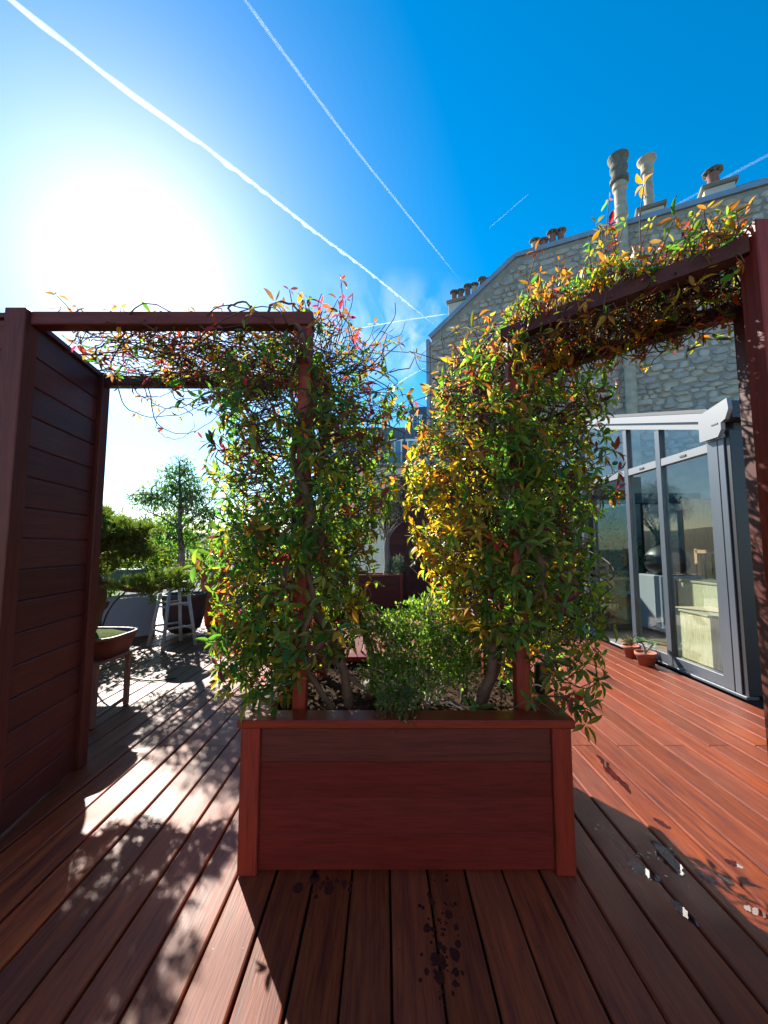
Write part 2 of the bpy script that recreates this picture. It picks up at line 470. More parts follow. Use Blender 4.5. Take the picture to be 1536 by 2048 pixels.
# ---- leaves, many at a time
T_A = np.array([  # along, side, lift
    (0, 0, 0),
    (.22, -.36, .03), (.22, 0, -.015), (.22, .36, .03),
    (.52, -.50, .02), (.52, 0, -.05), (.52, .50, .02),
    (.80, -.30, -.06), (.80, 0, -.11), (.80, .30, -.06),
    (1.0, 0, -.19)])
F_A = [(0, 2, 1), (0, 3, 2), (1, 2, 5, 4), (2, 3, 6, 5), (4, 5, 8, 7), (5, 6, 9, 8), (7, 8, 10), (8, 9, 10)]
T_B = np.array([(0, 0, 0), (.45, -.5, .04), (1.0, 0, -.10), (.45, .5, .04), (.5, 0, -.03)])
F_B = [(0, 4, 1), (1, 4, 2), (2, 4, 3), (3, 4, 0)]
T_N = np.array([(0, -.5, 0), (0, .5, 0), (1, 0, 0)])
F_N = [(0, 1, 2)]

def nrm(a):
    return a / np.maximum(np.linalg.norm(a, axis=-1, keepdims=True), 1e-9)

def leaf_frames(d, n):
    d = nrm(d); n = nrm(n - d * np.sum(n * d, axis=1, keepdims=True)); s = np.cross(d, n)
    return d, s, n

def leaf_mesh(name, P, D, Nn, L, W, mats, mi, T=T_A, F=F_A, curl=None):
    """one mesh holding len(P) leaves"""
    d, s, n = leaf_frames(D, Nn)
    k = len(P); nv = len(T)
    L = np.asarray(L)[:, None, None]; W = np.asarray(W)[:, None, None]
    V = (P[:, None, :] + T[None, :, 0:1] * L * d[:, None, :] + T[None, :, 1:2] * W * s[:, None, :] + T[None, :, 2:3] * L * n[:, None, :] * (1.0 if curl is None else np.asarray(curl)[:, None, None])).reshape(-1, 3)
    pat = np.concatenate([np.array(q) for q in F]); sizes = np.array([len(q) for q in F])
    allv = (pat[None, :] + (np.arange(k) * nv)[:, None]).reshape(-1)
    tot = np.tile(sizes, k); start = np.concatenate([[0], np.cumsum(tot)[:-1]])
    me = bpy.data.meshes.new(name)
    me.vertices.add(len(V)); me.vertices.foreach_set('co', V.astype(np.float32).ravel())
    me.loops.add(len(allv)); me.loops.foreach_set('vertex_index', allv.astype(np.int32))
    me.polygons.add(len(tot)); me.polygons.foreach_set('loop_start', start.astype(np.int32))
    me.polygons.foreach_set('loop_total', tot.astype(np.int32))
    for q in mats: me.materials.append(q)
    me.polygons.foreach_set('material_index', np.repeat(np.asarray(mi), len(F)).astype(np.int32))
    me.polygons.foreach_set('use_smooth', np.ones(len(tot), dtype=bool))
    me.update(calc_edges=True)
    me.validate()
    return me

def rdir(n):
    return nrm(rng.normal(size=(n, 3)))

# ================================================================== THE SETTING
# ground far below, hills on the horizon, the slab the terrace lies on
gb = MB()
gb.add([(-9000, -3000, -20), (9000, -3000, -20), (9000, 12000, -20), (-9000, 12000, -20)], [(0, 1, 2, 3)])
tag(gb.build('city_ground', M['ground']), kind='structure')

hb = MB(); hv, hf = [], []
K = 90
for i in range(K):
    t = i / (K - 1); x = -3200 + 6400 * t
    h = 110 + 55 * noise.noise((t * 4.0, 0.3, 0)) + 16 * noise.noise((t * 22, 2.3, 0))
    hv += [(x, 1700, -20), (x, 1900, h * .6), (x, 2200, h), (x, 2900, -20)]
for i in range(K - 1):
    for j in range(3):
        a = i * 4 + j
        hf.append((a, a + 4, a + 5, a + 1))
hb.add(hv, hf, 0, True)
tag(hb.build('hills', M['hill']), kind='structure')

sb = MB()
sb.box(-6.6, 7.6, -4.6, 10.6, -19.9, -0.06)
tag(sb.build('terrace_slab', M['render']), kind='structure')

# unseen wall with glazed door, added behind the viewer to bounce warm fill light
wb = MB()
for (a, b_, c, d) in ((-6.5, -1.0, -.055, 4.6), (1.0, 7.5, -.055, 4.6), (-1.0, 1.0, 2.3, 4.6)):
    wb.box(a, b_, -4.4, -4.0, c, d)
fill_wall = tag(wb.build('fill_wall', M['fill_wall']), kind='structure')
wb = MB()
for (a, b_, c, d) in ((-.999, -.92, .0, 2.299), (.92, .999, .0, 2.299), (-.919, .919, 2.22, 2.299), (-.04, .04, .0, 2.219)):
    wb.box(a, b_, -4.2, -4.12, c, d)
wb.build('door_frame', M['alu'], fill_wall)
wb = MB(); wb.box(-.919, .919, -4.165, -4.155, .0, 2.219); wb.build('door_pane', M['far_glass'], fill_wall)

# deck: every board is its own piece
db = MB()
db.box(-6.3, 7.3, -3.99, 10.4, -0.055, -0.040)
deck = tag(db.build('deck', M['deck_under']), kind='structure')
PITCH, GAP = 0.151, 0.007
def board_mesh(length):
    mb = MB(); w = (PITCH - GAP) / 2
    pr = [(-w, -.024), (-w, -.008), (-w + .0025, -.0025), (-w + .008, 0), (w - .008, 0), (w - .0025, -.0025), (w, -.008), (w, -.024)]
    n = len(pr); v = []
    for y in (0, .0015, length - .0015, length):
        zz = -.002 if y in (0, length) else 0
        v += [(x, y, z + zz) for x, z in pr]
    f = []
    for r in range(3):
        for k in range(n - 1):
            a = r * n + k
            f.append((a, a + 1, a + n + 1, a + n))
    f.append(tuple(range(n))); f.append(tuple(range(4 * n - 1, 3 * n - 1, -1)))
    mb.add(v, f)
    me = mb.mesh('board', M['deck'])
    bm_flip(me)
    return me
def bm_flip(me):
    import bmesh
    bm = bmesh.new(); bm.from_mesh(me); bmesh.ops.recalc_face_normals(bm, faces=bm.faces); bm.to_mesh(me); bm.free()
board_cache = {}
def lay_board(x, y0, y1):
    ln = round(y1 - y0 - 0.003, 4)
    if ln not in board_cache: board_cache[ln] = board_mesh(ln)
    o = place('board', board_cache[ln], deck, (x, y0, 0.0))
    o.rotation_euler.z = random.uniform(-.0006, .0006)
for i in range(-38, 20):
    x = 0.098 + i * PITCH
    if x > 3.0: continue
    cuts = [-3.98, 2.757, 6.3, 10.3] if i % 2 == 0 else [-3.98, 0.6, 4.62, 8.2, 10.3]
    for a, b_ in zip(cuts[:-1], cuts[1:]):
        lay_board(x, a, b_)

sw = MB()
for i in range(-20, 20):
    x = 0.098 + i * PITCH
    if x > 2.9: continue
    for yy in ((2.72, 2.79, 1.42, 4.1, .9) if i % 2 == 0 else (1.42, 2.757, 4.1, 4.58, 4.66, .9)):
        for dx in (-.045, .045):
            c = (x + dx + random.uniform(-.004, .004), yy + random.uniform(-.004, .004))
            sw.add([(c[0] + .0032 * math.cos(k * 1.047), c[1] + .0032 * math.sin(k * 1.047), .0005) for k in range(6)], [tuple(range(6))])
sw.build('screws', M['black'], deck)['kind'] = 'stuff'

# ================================================================== SCREENS, FRAMES, PLANTER
def screen_panel(parent, p, q, z0, z1, mat, thick=0.028, pitch=0.1475, gap=0.005):
    """planks one above the other between points p and q"""
    p, q = Vector((*p, 0)), Vector((*q, 0)); ln = (q - p).length; ang = math.atan2(q.y - p.y, q.x - p.x)
    n = int(round((z1 - z0) / pitch)); ph = (z1 - z0) / n
    mb = MB(); mb.box(0, ln, -thick / 2, thick / 2, 0, ph - gap, 0.004)
    me = mb.mesh('plank', mat)
    for k in range(n):
        place('plank', me, parent, (p.x, p.y, z0 + k * ph), ang)
    # inner tongue strip behind the joints keeps light out of them
    mb = MB(); mb.box(0, ln, -thick / 2 + .008, thick / 2 - .008, 0, z1 - z0)
    place('backing_strip', mb.mesh('backing_strip', M['dark_x']), parent, (p.x, p.y, z0), ang)

def post_obj(parent, x0, x1, y0, y1, z0, z1, mat, name='post'):
    mb = MB(); mb.box(x0, x1, y0, y1, z0, z1, 0.004)
    return mb.build(name, mat, parent)

# left screen: an L of planks round a corner post
ls = thing('wood_screen', 'tall dark mahogany plank screen at the left edge, turning a corner', 'screen')
post_obj(ls, -1.785, -1.685, 1.79, 1.87, 0.002, 2.425, M['dark_z'])
post_obj(ls, -1.865, -1.785, 2.46, 2.53, 0.002, 2.41, M['dark_z'])
post_obj(ls, -3.3, -3.2, 1.79, 1.87, 0.002, 2.425, M['dark_z'])
screen_panel(ls, (-1.725, 1.872), (-1.825, 2.458), 0.01, 2.38, M['dark_x'])
screen_panel(ls, (-3.2, 1.83), (-1.785, 1.83), 0.01, 2.38, M['dark_x'])
mb = MB(); mb.bar((-1.725, 1.874, 2.393), (-1.825, 2.456, 2.393), .06, .024); mb.build('top_rail', M['dark_y'], ls)
mb = MB(); mb.box(-3.198, -1.787, 1.80, 1.86, 2.381, 2.405, .003); mb.build('top_rail', M['dark_x'], ls)

# right screen, nearer the camera
rs = thing('wood_screen', 'mahogany plank screen at the right edge with sun-dappled end post', 'screen')
post_obj(rs, 1.245, 1.32, 1.25, 1.325, 0.002, 2.40, M['red_z'])
post_obj(rs, 1.50, 1.575, 1.57, 1.645, 0.002, 2.37, M['dark_z'])
post_obj(rs, 2.70, 2.78, 1.25, 1.325, 0.002, 2.40, M['dark_z'])
screen_panel(rs, (1.32, 1.29), (2.70, 1.29), 0.01, 2.36, M['dark_x'])
screen_panel(rs, (1.32, 1.335), (1.515, 1.575), 0.01, 2.34, M['dark_x'])
mb = MB(); mb.box(1.322, 2.698, 1.26, 1.32, 2.361, 2.385, .003); mb.build('top_rail', M['dark_x'], rs)

# frames carrying the vines
lf = thing('trellis_frame', 'square-beamed wooden arch between the left screen and the planter', 'trellis')
post_obj(lf, -.405, -.345, 1.82, 1.88, 0.45, 2.352, M['red_z'])
post_obj(lf, -.405, -.345, 2.42, 2.48, 0.45, 2.322, M['red_z'])
mb = MB(); mb.box(-1.683, -.34, 1.815, 1.885, 2.355, 2.42, .004); mb.build('beam', M['dark_x'], lf)
mb = MB(); mb.box(-1.783, -.34, 2.462, 2.525, 2.325, 2.39, .004); mb.build('beam', M['dark_x'], lf)
rf = thing('trellis_frame', 'wooden arch slanting from the planter up to the right screen', 'trellis')
post_obj(rf, .585, .645, 1.82, 1.88, 0.45, 2.292, M['red_z'])
post_obj(rf, .585, .645, 2.42, 2.48, 0.45, 2.272, M['red_z'])
mb = MB(); mb.bar((.585, 1.88, 2.325), (1.256, 1.292, 2.325), .062, .06); mb.build('beam', M['dark_x'], rf)
mb = MB(); mb.bar((.585, 2.48, 2.305), (1.512, 1.61, 2.305), .062, .06); mb.build('beam', M['dark_x'], rf)

def make_planter(name, label, x0, x1, y0, y1, h, nb, rz=0, loc=(0, 0, 0)):
    t = thing(name, label, 'planter', loc, rz)
    pw = .078; ct = .032; inset = .016
    for (a, b_) in ((x0, y0), (x1 - pw, y0), (x0, y1 - pw), (x1 - pw, y1 - pw)):
        mb = MB(); mb.box(a, a + pw, b_, b_ + pw, .002, h - ct - .001, .004); mb.build('corner_post', M['red_z'], t)
    bh = (h - ct - .02) / nb
    for k in range(nb):
        z0 = .016 + k * bh
        for (a0, a1, b0, b1, mm) in ((x0 + pw, x1 - pw, y0 + inset, y0 + inset + .028, 'red_x'), (x0 + pw, x1 - pw, y1 - inset - .028, y1 - inset, 'red_x'),
                                     (x0 + inset, x0 + inset + .028, y0 + pw, y1 - pw, 'red_y'), (x1 - inset - .028, x1 - inset, y0 + pw, y1 - pw, 'red_y')):
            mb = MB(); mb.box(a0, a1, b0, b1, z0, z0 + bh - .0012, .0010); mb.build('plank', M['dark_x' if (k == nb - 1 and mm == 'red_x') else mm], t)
    o = .012; cw = .105
    for (a0, a1, b0, b1, mm) in ((x0 - o, x1 + o, y0 - o, y0 - o + cw, 'red_x'), (x0 - o, x1 + o, y1 + o - cw, y1 + o, 'red_x'),
                                 (x0 - o, x0 - o + cw, y0 - o + cw + .001, y1 + o - cw - .001, 'red_y'), (x1 + o - cw, x1 + o, y0 - o + cw + .001, y1 + o - cw - .001, 'red_y')):
        mb = MB(); mb.box(a0, a1, b0, b1, h - ct, h, .003); mb.build('cap_board', M['cap_' + mm[-1]], t)
    # soil
    mb = MB(); v, f = [], []; NX, NY = 26, 18
    for j in range(NY):
        for i in range(NX):
            x = x0 + .05 + (x1 - x0 - .1) * i / (NX - 1); y = y0 + .05 + (y1 - y0 - .1) * j / (NY - 1)
            v.append((x, y, h - .07 + .035 * noise.noise((x * 6, y * 6, 1)) + .015 * noise.noise((x * 22, y * 22, 4))))
    for j in range(NY - 1):
        for i in range(NX - 1):
            a = j * NX + i; f.append((a, a + 1, a + NX + 1, a + NX))
    mb.add(v, f, 0, True); mb.build('soil', M['soil'], t)
    return t

PX0, PX1, PY0, PY1, PH = -.583, .763, 1.70, 2.72, .60
planter = make_planter('wood_planter', 'large red-brown wooden planter box in the foreground with plank front', PX0, PX1, PY0, PY1, PH, 4)
# bark mulch scattered on its soil
k = 1500
P = np.stack([rng.uniform(PX0 + .1, PX1 - .1, k), rng.uniform(PY0 + .1, PY1 - .1, k), np.full(k, PH - .05)], 1)
P[:, 2] += rng.uniform(-.012, .02, k)
D = rdir(k); D[:, 2] *= .4
o = place('mulch', leaf_mesh('mulch', P, D, rdir(k) * .5 + np.array([0, 0, 1]), rng.uniform(.012, .04, k), rng.uniform(.01, .025, k), [M['mulch'], M['soil']], rng.integers(0, 2, k), T_B, F_B), planter)
o['kind'] = 'stuff'

# ================================================================== THE TWO VINES
def pick(pal):
    r = random.random() * sum(pal)
    for i, w in enumerate(pal):
        r -= w
        if r <= 0: return i
    return 0

class Vine:
    def __init__(self, name, label):
        self.t = thing(name, label, 'vine')
        self.P, self.D, self.N, self.L, self.M = [], [], [], [], []
        self.tw = MB(); self.st = MB()
    def cluster(self, c, out, pal, size=1.0, n=None, twig_to=None, tr=.0022):
        c = Vector(c); o = Vector(out).normalized()
        base = pick(pal)
        n = n or random.choice((4, 5, 5, 5, 6))
        a = o.orthogonal().normalized(); b_ = o.cross(a)
        ph = random.uniform(0, 6.28)
        for k in range(n):
            t = ph + 2 * math.pi * k / n + random.uniform(-.25, .25)
            rad = a * math.cos(t) + b_ * math.sin(t)
            d = o * random.uniform(.25, .75) + rad * .85 + Vector((0, 0, random.uniform(-.55, -.05)))
            nn = o * 1.0 + Vector((0, 0, .55)) + Vector((random.gauss(0, .35), random.gauss(0, .35), random.gauss(0, .35)))
            self.P.append(c + d.normalized() * .006); self.D.append(d); self.N.append(nn)
            self.L.append(size * random.choice((random.uniform(.032, .056), random.uniform(.042, .072), random.uniform(.048, .082)))); self.M.append(base if random.random() < .68 else pick(pal))
        if twig_to is not None:
            q = Vector(twig_to)
            mid = (c + q) / 2 + Vector((random.gauss(0, .03), random.gauss(0, .03), random.gauss(-.01, .04)))
            self.tw.tube([q, (q + mid) / 2 + jit((0, 0, 0), .012), mid, (mid + c) / 2 + jit((0, 0, 0), .01), c], [tr * 1.5, tr * 1.3, tr * 1.1, tr, tr * .8], 4, cap=False)
    def runner(self, pts, r=.004, n=5):
        path = smooth_path(pts, 5)
        path = [p + jit((0, 0, 0), .006) for p in path]
        self.tw.tube(path, [r * (1 - .5 * i / len(path)) for i in range(len(path))], 5, cap=False)
        return path
    def stem(self, pts, r0, r1, wob=.008):
        path = smooth_path(pts, 7)
        k = len(path)
        path = [p + Vector((noise.noise(p * 9), noise.noise(p * 9 + Vector((5, 0, 0))), 0)) * wob * 2 for p in path]
        self.st.tube(path, [(r0 + (r1 - r0) * i / k) * (1 + .18 * noise.noise(path[i] * 30)) for i in range(k)], 8)
    def column(self, table, cy, wy, n, pal_of, holes=0.0):
        zs = [r[0] for r in table]
        for _ in range(n):
            while True:
                z = random.uniform(zs[0], zs[-1])
                xl = np.interp(z, zs, [r[1] for r in table]); xr = np.interp(z, zs, [r[2] for r in table]); den = np.interp(z, zs, [r[3] for r in table])
                if random.random() < (xr - xl) * den: break
            ph = random.uniform(0, 2 * math.pi); r = random.random() ** .33
            cx, hw = (xl + xr) / 2, (xr - xl) / 2
            lump = 1 + .16 * noise.noise((math.cos(ph) * 1.7, math.sin(ph) * 1.7, z * 4.2)) * 1.6
            if random.random() < .07: lump *= random.uniform(1.05, 1.3)
            x = cx + r * math.cos(ph) * hw * lump; y = cy + r * math.sin(ph) * wy * lump
            if noise.noise((x * 5.5 + 9, y * 5.5, z * 5.5)) < -.32 + holes * min(1, max(0, (z - 1.5) / .5)): continue
            out = (math.cos(ph) * .9 + random.gauss(0, .25), math.sin(ph) * .9 + random.gauss(0, .25), random.uniform(-.1, .5))
            back = Vector((cx + (x - cx) * random.uniform(.3, .75), cy + (y - cy) * random.uniform(.3, .75), z + random.uniform(-.16, .12)))
            self.cluster((x, y, z), out, pal_of(x, y, z), random.uniform(.8, 1.12), twig_to=back)
    def finish(self, singles=300):
        P, D, N = (np.array([tuple(q) for q in a]) for a in (self.P, self.D, self.N))
        L = np.array(self.L); W = L * rng.uniform(.27, .40, len(L)); mi = np.array(self.M)
        size = L / np.linalg.norm(P - np.array([0, 0, 1.3]), axis=1)
        front = (P[:, 1] < 2.0)
        order = np.argsort(-(size * np.where(front, 1, .4)))
        one, rest = order[:singles], order[singles:]
        f = place('foliage', leaf_mesh('foliage', P[rest], D[rest], N[rest], L[rest], W[rest], LEAF, mi[rest], curl=rng.uniform(-.7, 2.8, len(rest))), self.t)
        f['kind'] = 'stuff'
        cache = {}
        d, s, n = leaf_frames(D, N)
        for i in one:
            key = (int(mi[i]), int(i) % 5)
            if key not in cache:
                cache[key] = leaf_mesh('leaf', np.zeros((1, 3)), np.array([[1., 0, 0]]), np.array([[0, 0, 1.]]), [1.0], [(.28, .33, .38, .25, .36)[key[1]]], [LEAF[key[0]]], [0], curl=[(.6, 1.8, -.5, 2.6, 1.1)[key[1]]])
            o = place('leaf', cache[key], self.t)
            m3 = Matrix((d[i], -s[i], n[i])).transposed() if False else Matrix(((d[i][0], -np.cross(d[i], n[i])[0], n[i][0]), (d[i][1], -np.cross(d[i], n[i])[1], n[i][1]), (d[i][2], -np.cross(d[i], n[i])[2], n[i][2])))
            mw = m3.to_4x4() @ Matrix.Diagonal((L[i], L[i], L[i], 1)); mw.translation = Vector(P[i])
            o.matrix_basis = mw
        self.tw.build('twigs', M['twig'], self.t)['kind'] = 'stuff'
        self.st.build('stem', M['bark'], self.t)

#            green deep lime yellow orange red burg bronze
def pal_left(x, y, z):
    if z > 2.25: return (14, 10, 4, 4, 12, 10, 10, 36)
    if z > 1.75: return (28, 28, 8, 3, 4, 2, 9, 20)
    if z > 1.25: return (34, 32, 14, 5, 3, 2, 5, 7)
    return (34, 22, 20, 9, 4, 4, 6, 3)
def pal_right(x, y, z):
    edge = x < .45 or y > 2.2  # yellower edge: real yellow leaves plus backlight put into the colour mix
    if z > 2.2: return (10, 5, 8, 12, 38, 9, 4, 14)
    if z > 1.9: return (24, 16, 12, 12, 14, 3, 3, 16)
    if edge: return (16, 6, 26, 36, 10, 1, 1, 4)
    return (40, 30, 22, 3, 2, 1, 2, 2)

lv = Vine('climbing_vine', 'left vine with bronze, green and burgundy leaves climbing the left arch posts')
tableL = [(.60, -.80, -.45, .35), (.80, -.84, -.14, .8), (1.04, -.90, -.08, 1), (1.285, -.90, -.03, 1), (1.53, -.85, .07, .95), (1.78, -.90, .09, .9), (2.03, -1.0, .08, .85), (2.20, -.98, .05, .8), (2.36, -.8, -.06, .6)]
lv.column(tableL, 2.12, .42, 1850, pal_left, .24)
for _ in range(360):      # strip between the two beams
    x = random.uniform(-1.62, -.4); y = random.uniform(1.86, 2.5); z = random.uniform(2.30, 2.44)
    if random.random() < .25 and x < -1.3: continue
    lv.cluster((x, y, z), (random.gauss(0, .5), random.gauss(-.2, .5), random.uniform(-.5, .8)), pal_left(x, y, 2.3), random.uniform(.65, .95), random.choice((3, 4, 4)), (x + random.uniform(-.15, .15), y + random.uniform(-.12, .12), 2.35), .002)
for _ in range(34):       # red shoots above the beam end
    x = random.gauss(-.38, .11); y = random.uniform(1.85, 2.2); z = 2.42 + abs(random.gauss(0, .11))
    lv.cluster((x, y, z), (random.gauss(0, .4), random.gauss(0, .4), 1), (6, 2, 2, 2, 12, 30, 16, 30), random.uniform(.7, .95), random.choice((3, 4, 4)), (x * .8 - .08, y, 2.4), .0025)
for _ in range(40):       # a few leaves above the beam toward the screen
    x = random.uniform(-1.75, -.6); z = 2.43 + abs(random.gauss(0, .04)) + (.05 if x < -1.35 else 0)
    lv.cluster((x, random.uniform(1.86, 2.3), z), (random.gauss(0, .4), random.gauss(0, .4), 1), (6, 4, 3, 4, 14, 10, 12, 40), .7, 3, (x + .08, 1.95, 2.40), .0022)
for _ in range(20):
    x = random.gauss(-.12, .12); lv.cluster((x, random.uniform(1.85, 2.3), random.uniform(2.25, 2.45)), (random.gauss(.4, .4), random.gauss(0, .4), .8), (6, 4, 4, 6, 40, 10, 6, 24), .8, 4, (x - .15, 2.0, 2.2), .0025)
# hanging loops of bare runner under the back beam
for (a, b_, dep) in ((-1.62, -1.02, .28), (-1.55, -1.15, .17), (-1.48, -.98, .36), (-1.3, -.95, .22), (-1.6, -1.3, .12)):
    y = random.uniform(2.3, 2.5)
    path = lv.runner([(a, y, 2.34), (a + .06, y, 2.34 - dep * .7), ((a + b_) / 2, y - .05, 2.34 - dep), (b_ - .06, y, 2.34 - dep * .65), (b_, y, 2.33)], .0035)
    for p in path[2::5]:
        lv.cluster(p, (random.gauss(0, .4), -.3, -.3), (4, 6, 4, 6, 14, 6, 8, 40), .65, random.choice((2, 3)), None)
for k in range(5):        # curl
    pass
c0 = Vector((-1.28, 2.4, 2.06))
lv.runner([c0 + Vector((math.cos(t) * .12, 0, math.sin(t) * .10)) for t in np.linspace(.5, 6.4, 11)], .003)
lv.runner([(-.72, 1.86, 2.41), (-.76, 1.86, 2.47), (-.68, 1.86, 2.49), (-.62, 1.87, 2.44), (-.58, 1.88, 2.36)], .006)
lv.runner([(-.50, 1.84, 2.36), (-.55, 1.82, 2.44), (-.47, 1.82, 2.47), (-.40, 1.84, 2.43)], .008)
for _ in range(38):       # bare twigs bristling right of the beam end
    x = random.uniform(-.34, .0); p = Vector((x, random.uniform(1.85, 2.3), random.uniform(2.18, 2.4)))
    d = Vector((random.uniform(-.08, .18), random.gauss(0, .1), random.uniform(.04, .19)))
    lv.tw.tube(smooth_path([p, p + d * .35 + jit((0, 0, 0), .03), p + d * .7 + jit((0, 0, 0), .03), p + d], 3), .0018, 4, cap=False)
for _ in range(110):       # tangle of runners through the strip and the column
    y = random.uniform(1.88, 2.48)
    a = random.uniform(-1.6, -.7)
    lv.runner([(a, y, random.uniform(2.28, 2.42)), (a + .2, y + random.uniform(-.15, .15), random.uniform(2.27, 2.43)), (a + .42, y + random.uniform(-.15, .15), random.uniform(2.24, 2.42)), (a + .62, 2.1, random.uniform(2.1, 2.4))], random.uniform(.002, .0045))
for _ in range(80):
    z = random.uniform(.7, 2.1); x = random.uniform(-.75, -.1)
    lv.runner([(x, random.uniform(1.85, 2.4), z), (x + random.uniform(-.2, .2), random.uniform(1.8, 2.4), z + .15), (x + random.uniform(-.25, .25), random.uniform(1.8, 2.4), z + .3), (x + random.uniform(-.2, .2), random.uniform(1.85, 2.4), z + .42)], random.uniform(.002, .005))
lv.stem([(-.16, 2.02, .50), (-.20, 1.98, .72), (-.30, 1.93, .95), (-.43, 1.80, 1.2), (-.32, 1.78, 1.45), (-.43, 1.84, 1.75), (-.34, 1.92, 2.0), (-.37, 1.80, 2.25), (-.45, 1.84, 2.42)], .026, .012)
lv.stem([(-.10, 2.10, .50), (-.05, 2.08, .66), (-.12, 2.2, .9), (-.28, 2.3, 1.25), (-.33, 2.4, 1.6), (-.38, 2.38, 2.0), (-.5, 2.45, 2.33)], .022, .010)
lv.stem([(-.22, 1.95, .50), (-.30, 1.9, .66), (-.36, 1.8, .85), (-.31, 1.79, 1.1), (-.44, 1.9, 1.4), (-.30, 1.86, 1.7), (-.45, 1.85, 2.05), (-.33, 1.8, 2.3)], .015, .008)
lv.stem([(-.18, 2.0, .68), (-.06, 1.95, .62), (.02, 1.98, .56), (.06, 2.0, .51)], .012, .006)
for _ in range(55):        # low leaves spilling over the planter's left corner
    x = random.uniform(-.70, -.40); z = random.uniform(.62, .90) + .06 * (x < -.58)
    lv.cluster((x, random.uniform(1.68, 2.0), z), (random.gauss(-.3, .4), -.6, .4), (40, 26, 24, 5, 1, 2, 2, 0), random.uniform(.9, 1.2), 5, (x + .12, 1.95, z + .05), .0025)
for _ in range(70):        # leaves lying against the front post
    z = random.uniform(.75, 2.3); x = -.375 + random.gauss(0, .09)
    lv.cluster((x, random.uniform(1.70, 1.81), z), (random.gauss(0, .4), -1, .3), pal_left(x, 1.75, z), random.uniform(.9, 1.15), None, (x + .03, 1.83, z - .06), .0025)
lv.finish()

rv = Vine('climbing_vine', 'right vine with yellow, orange and green leaves climbing the right arch posts')
tableR = [(.58, .66, .95, .4), (.80, .48, 1.03, .7), (1.04, .22, 1.07, .95), (1.285, .15, 1.10, 1), (1.53, .12, 1.13, 1), (1.78, .10, 1.15, 1), (2.03, .17, 1.15, .9), (2.24, .26, 1.10, .75), (2.36, .42, .95, .5)]
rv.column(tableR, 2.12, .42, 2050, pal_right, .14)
def along_right(s, t):     # s along the beams, t from the front to the back beam
    f = Vector((.60, 1.87, 0)).lerp(Vector((1.24, 1.30, 0)), s); g = Vector((.60, 2.47, 0)).lerp(Vector((1.51, 1.62, 0)), s)
    return f.lerp(g, t)
for _ in range(780):
    s = random.random() ** .85; t = random.uniform(.06, 1.35); p = along_right(s, t)
    z = 2.30 + abs(random.gauss(0, .16)) * (1.15 - .75 * abs(s - .45)) + .05
    if t > .3 and random.random() < .25: z = random.uniform(2.2, 2.32)
    pal = (10, 4, 8, 14, 42, 7, 2, 12) if random.random() < .75 else (30, 14, 20, 10, 8, 4, 2, 6)
    if s > .75 and z > 2.5 and random.random() < .75: z = 2.37
    rv.cluster((p.x, p.y, z), (random.gauss(-.1, .5), random.gauss(-.1, .5), random.uniform(-.2, 1)), pal, random.uniform(.6, .9), random.choice((4, 4, 5)), (p.x + random.uniform(-.1, .1), p.y + random.uniform(-.1, .1), 2.31), .0022)
for _ in range(110):       # foliage hanging over the front edge of the front beam
    s = random.random(); p = along_right(s, random.uniform(-.16, .0)); z = random.choice((random.uniform(2.34, 2.48), random.uniform(2.20, 2.34), random.uniform(2.36, 2.44)))
    rv.cluster((p.x, p.y, z), (random.gauss(-.4, .4), random.gauss(-.5, .3), random.uniform(-.3, .8)), (26, 14, 12, 8, 26, 6, 2, 14), random.uniform(.65, .9), random.choice((3, 4, 5)), (p.x + .04, p.y + .06, 2.36), .0022)
for _ in range(40):        # orange spray left of the post top
    p = Vector((random.uniform(.40, .75), random.uniform(1.95, 2.5), random.uniform(2.3, 2.62)))
    rv.cluster(p, (random.gauss(-.3, .4), random.gauss(-.2, .4), .8), (5, 2, 5, 14, 48, 10, 2, 14), .72, 4, (.62, p.y, 2.3), .0022)
for _ in range(20):        # tall shoots by the right screen post
    p = Vector((random.uniform(1.16, 1.36), random.uniform(1.36, 1.52), random.uniform(2.36, 2.56)))
    rv.cluster(p, (random.gauss(-.2, .4), random.gauss(-.2, .4), .9), (10, 4, 14, 14, 40, 5, 2, 12), .68, 4, (1.22, 1.42, 2.30), .0025)
for _ in range(110):       # tangle under and between the beams
    s = random.uniform(0, .8); a = along_right(s, random.uniform(0, 1)); b_ = along_right(min(1, s + random.uniform(.12, .3)), random.uniform(0, 1))
    rv.runner([(a.x, a.y, random.uniform(2.26, 2.36)), tuple(Vector((*a.lerp(b_, .5).xy, random.uniform(2.25, 2.40))) + jit((0, 0, 0), .04)), (b_.x, b_.y, random.uniform(2.26, 2.38))], random.uniform(.002, .0045))
rv.runner([tuple(along_right(.12, .05)) [:2] + (2.30,), tuple(along_right(.35, .15))[:2] + (2.285,), tuple(along_right(.6, .1))[:2] + (2.30,), tuple(along_right(.85, .3))[:2] + (2.33,)], .008)
for _ in range(90):
    z = random.uniform(.7, 2.1); x = random.uniform(.3, 1.0)
    rv.runner([(x, random.uniform(1.85, 2.4), z), (x + random.uniform(-.2, .2), random.uniform(1.8, 2.4), z + .15), (x + random.uniform(-.25, .25), random.uniform(1.8, 2.4), z + .3), (x + random.uniform(-.2, .2), random.uniform(1.85, 2.4), z + .42)], random.uniform(.002, .005))
rv.stem([(.44, 2.02, .50), (.49, 1.97, .66), (.52, 1.93, .84), (.60, 1.84, 1.0), (.69, 1.79, 1.12), (.69, 1.79, 1.25), (.60, 1.78, 1.4), (.55, 1.84, 1.6), (.63, 1.9, 1.85), (.68, 1.8, 2.05), (.6, 1.79, 2.25)], .027, .012)
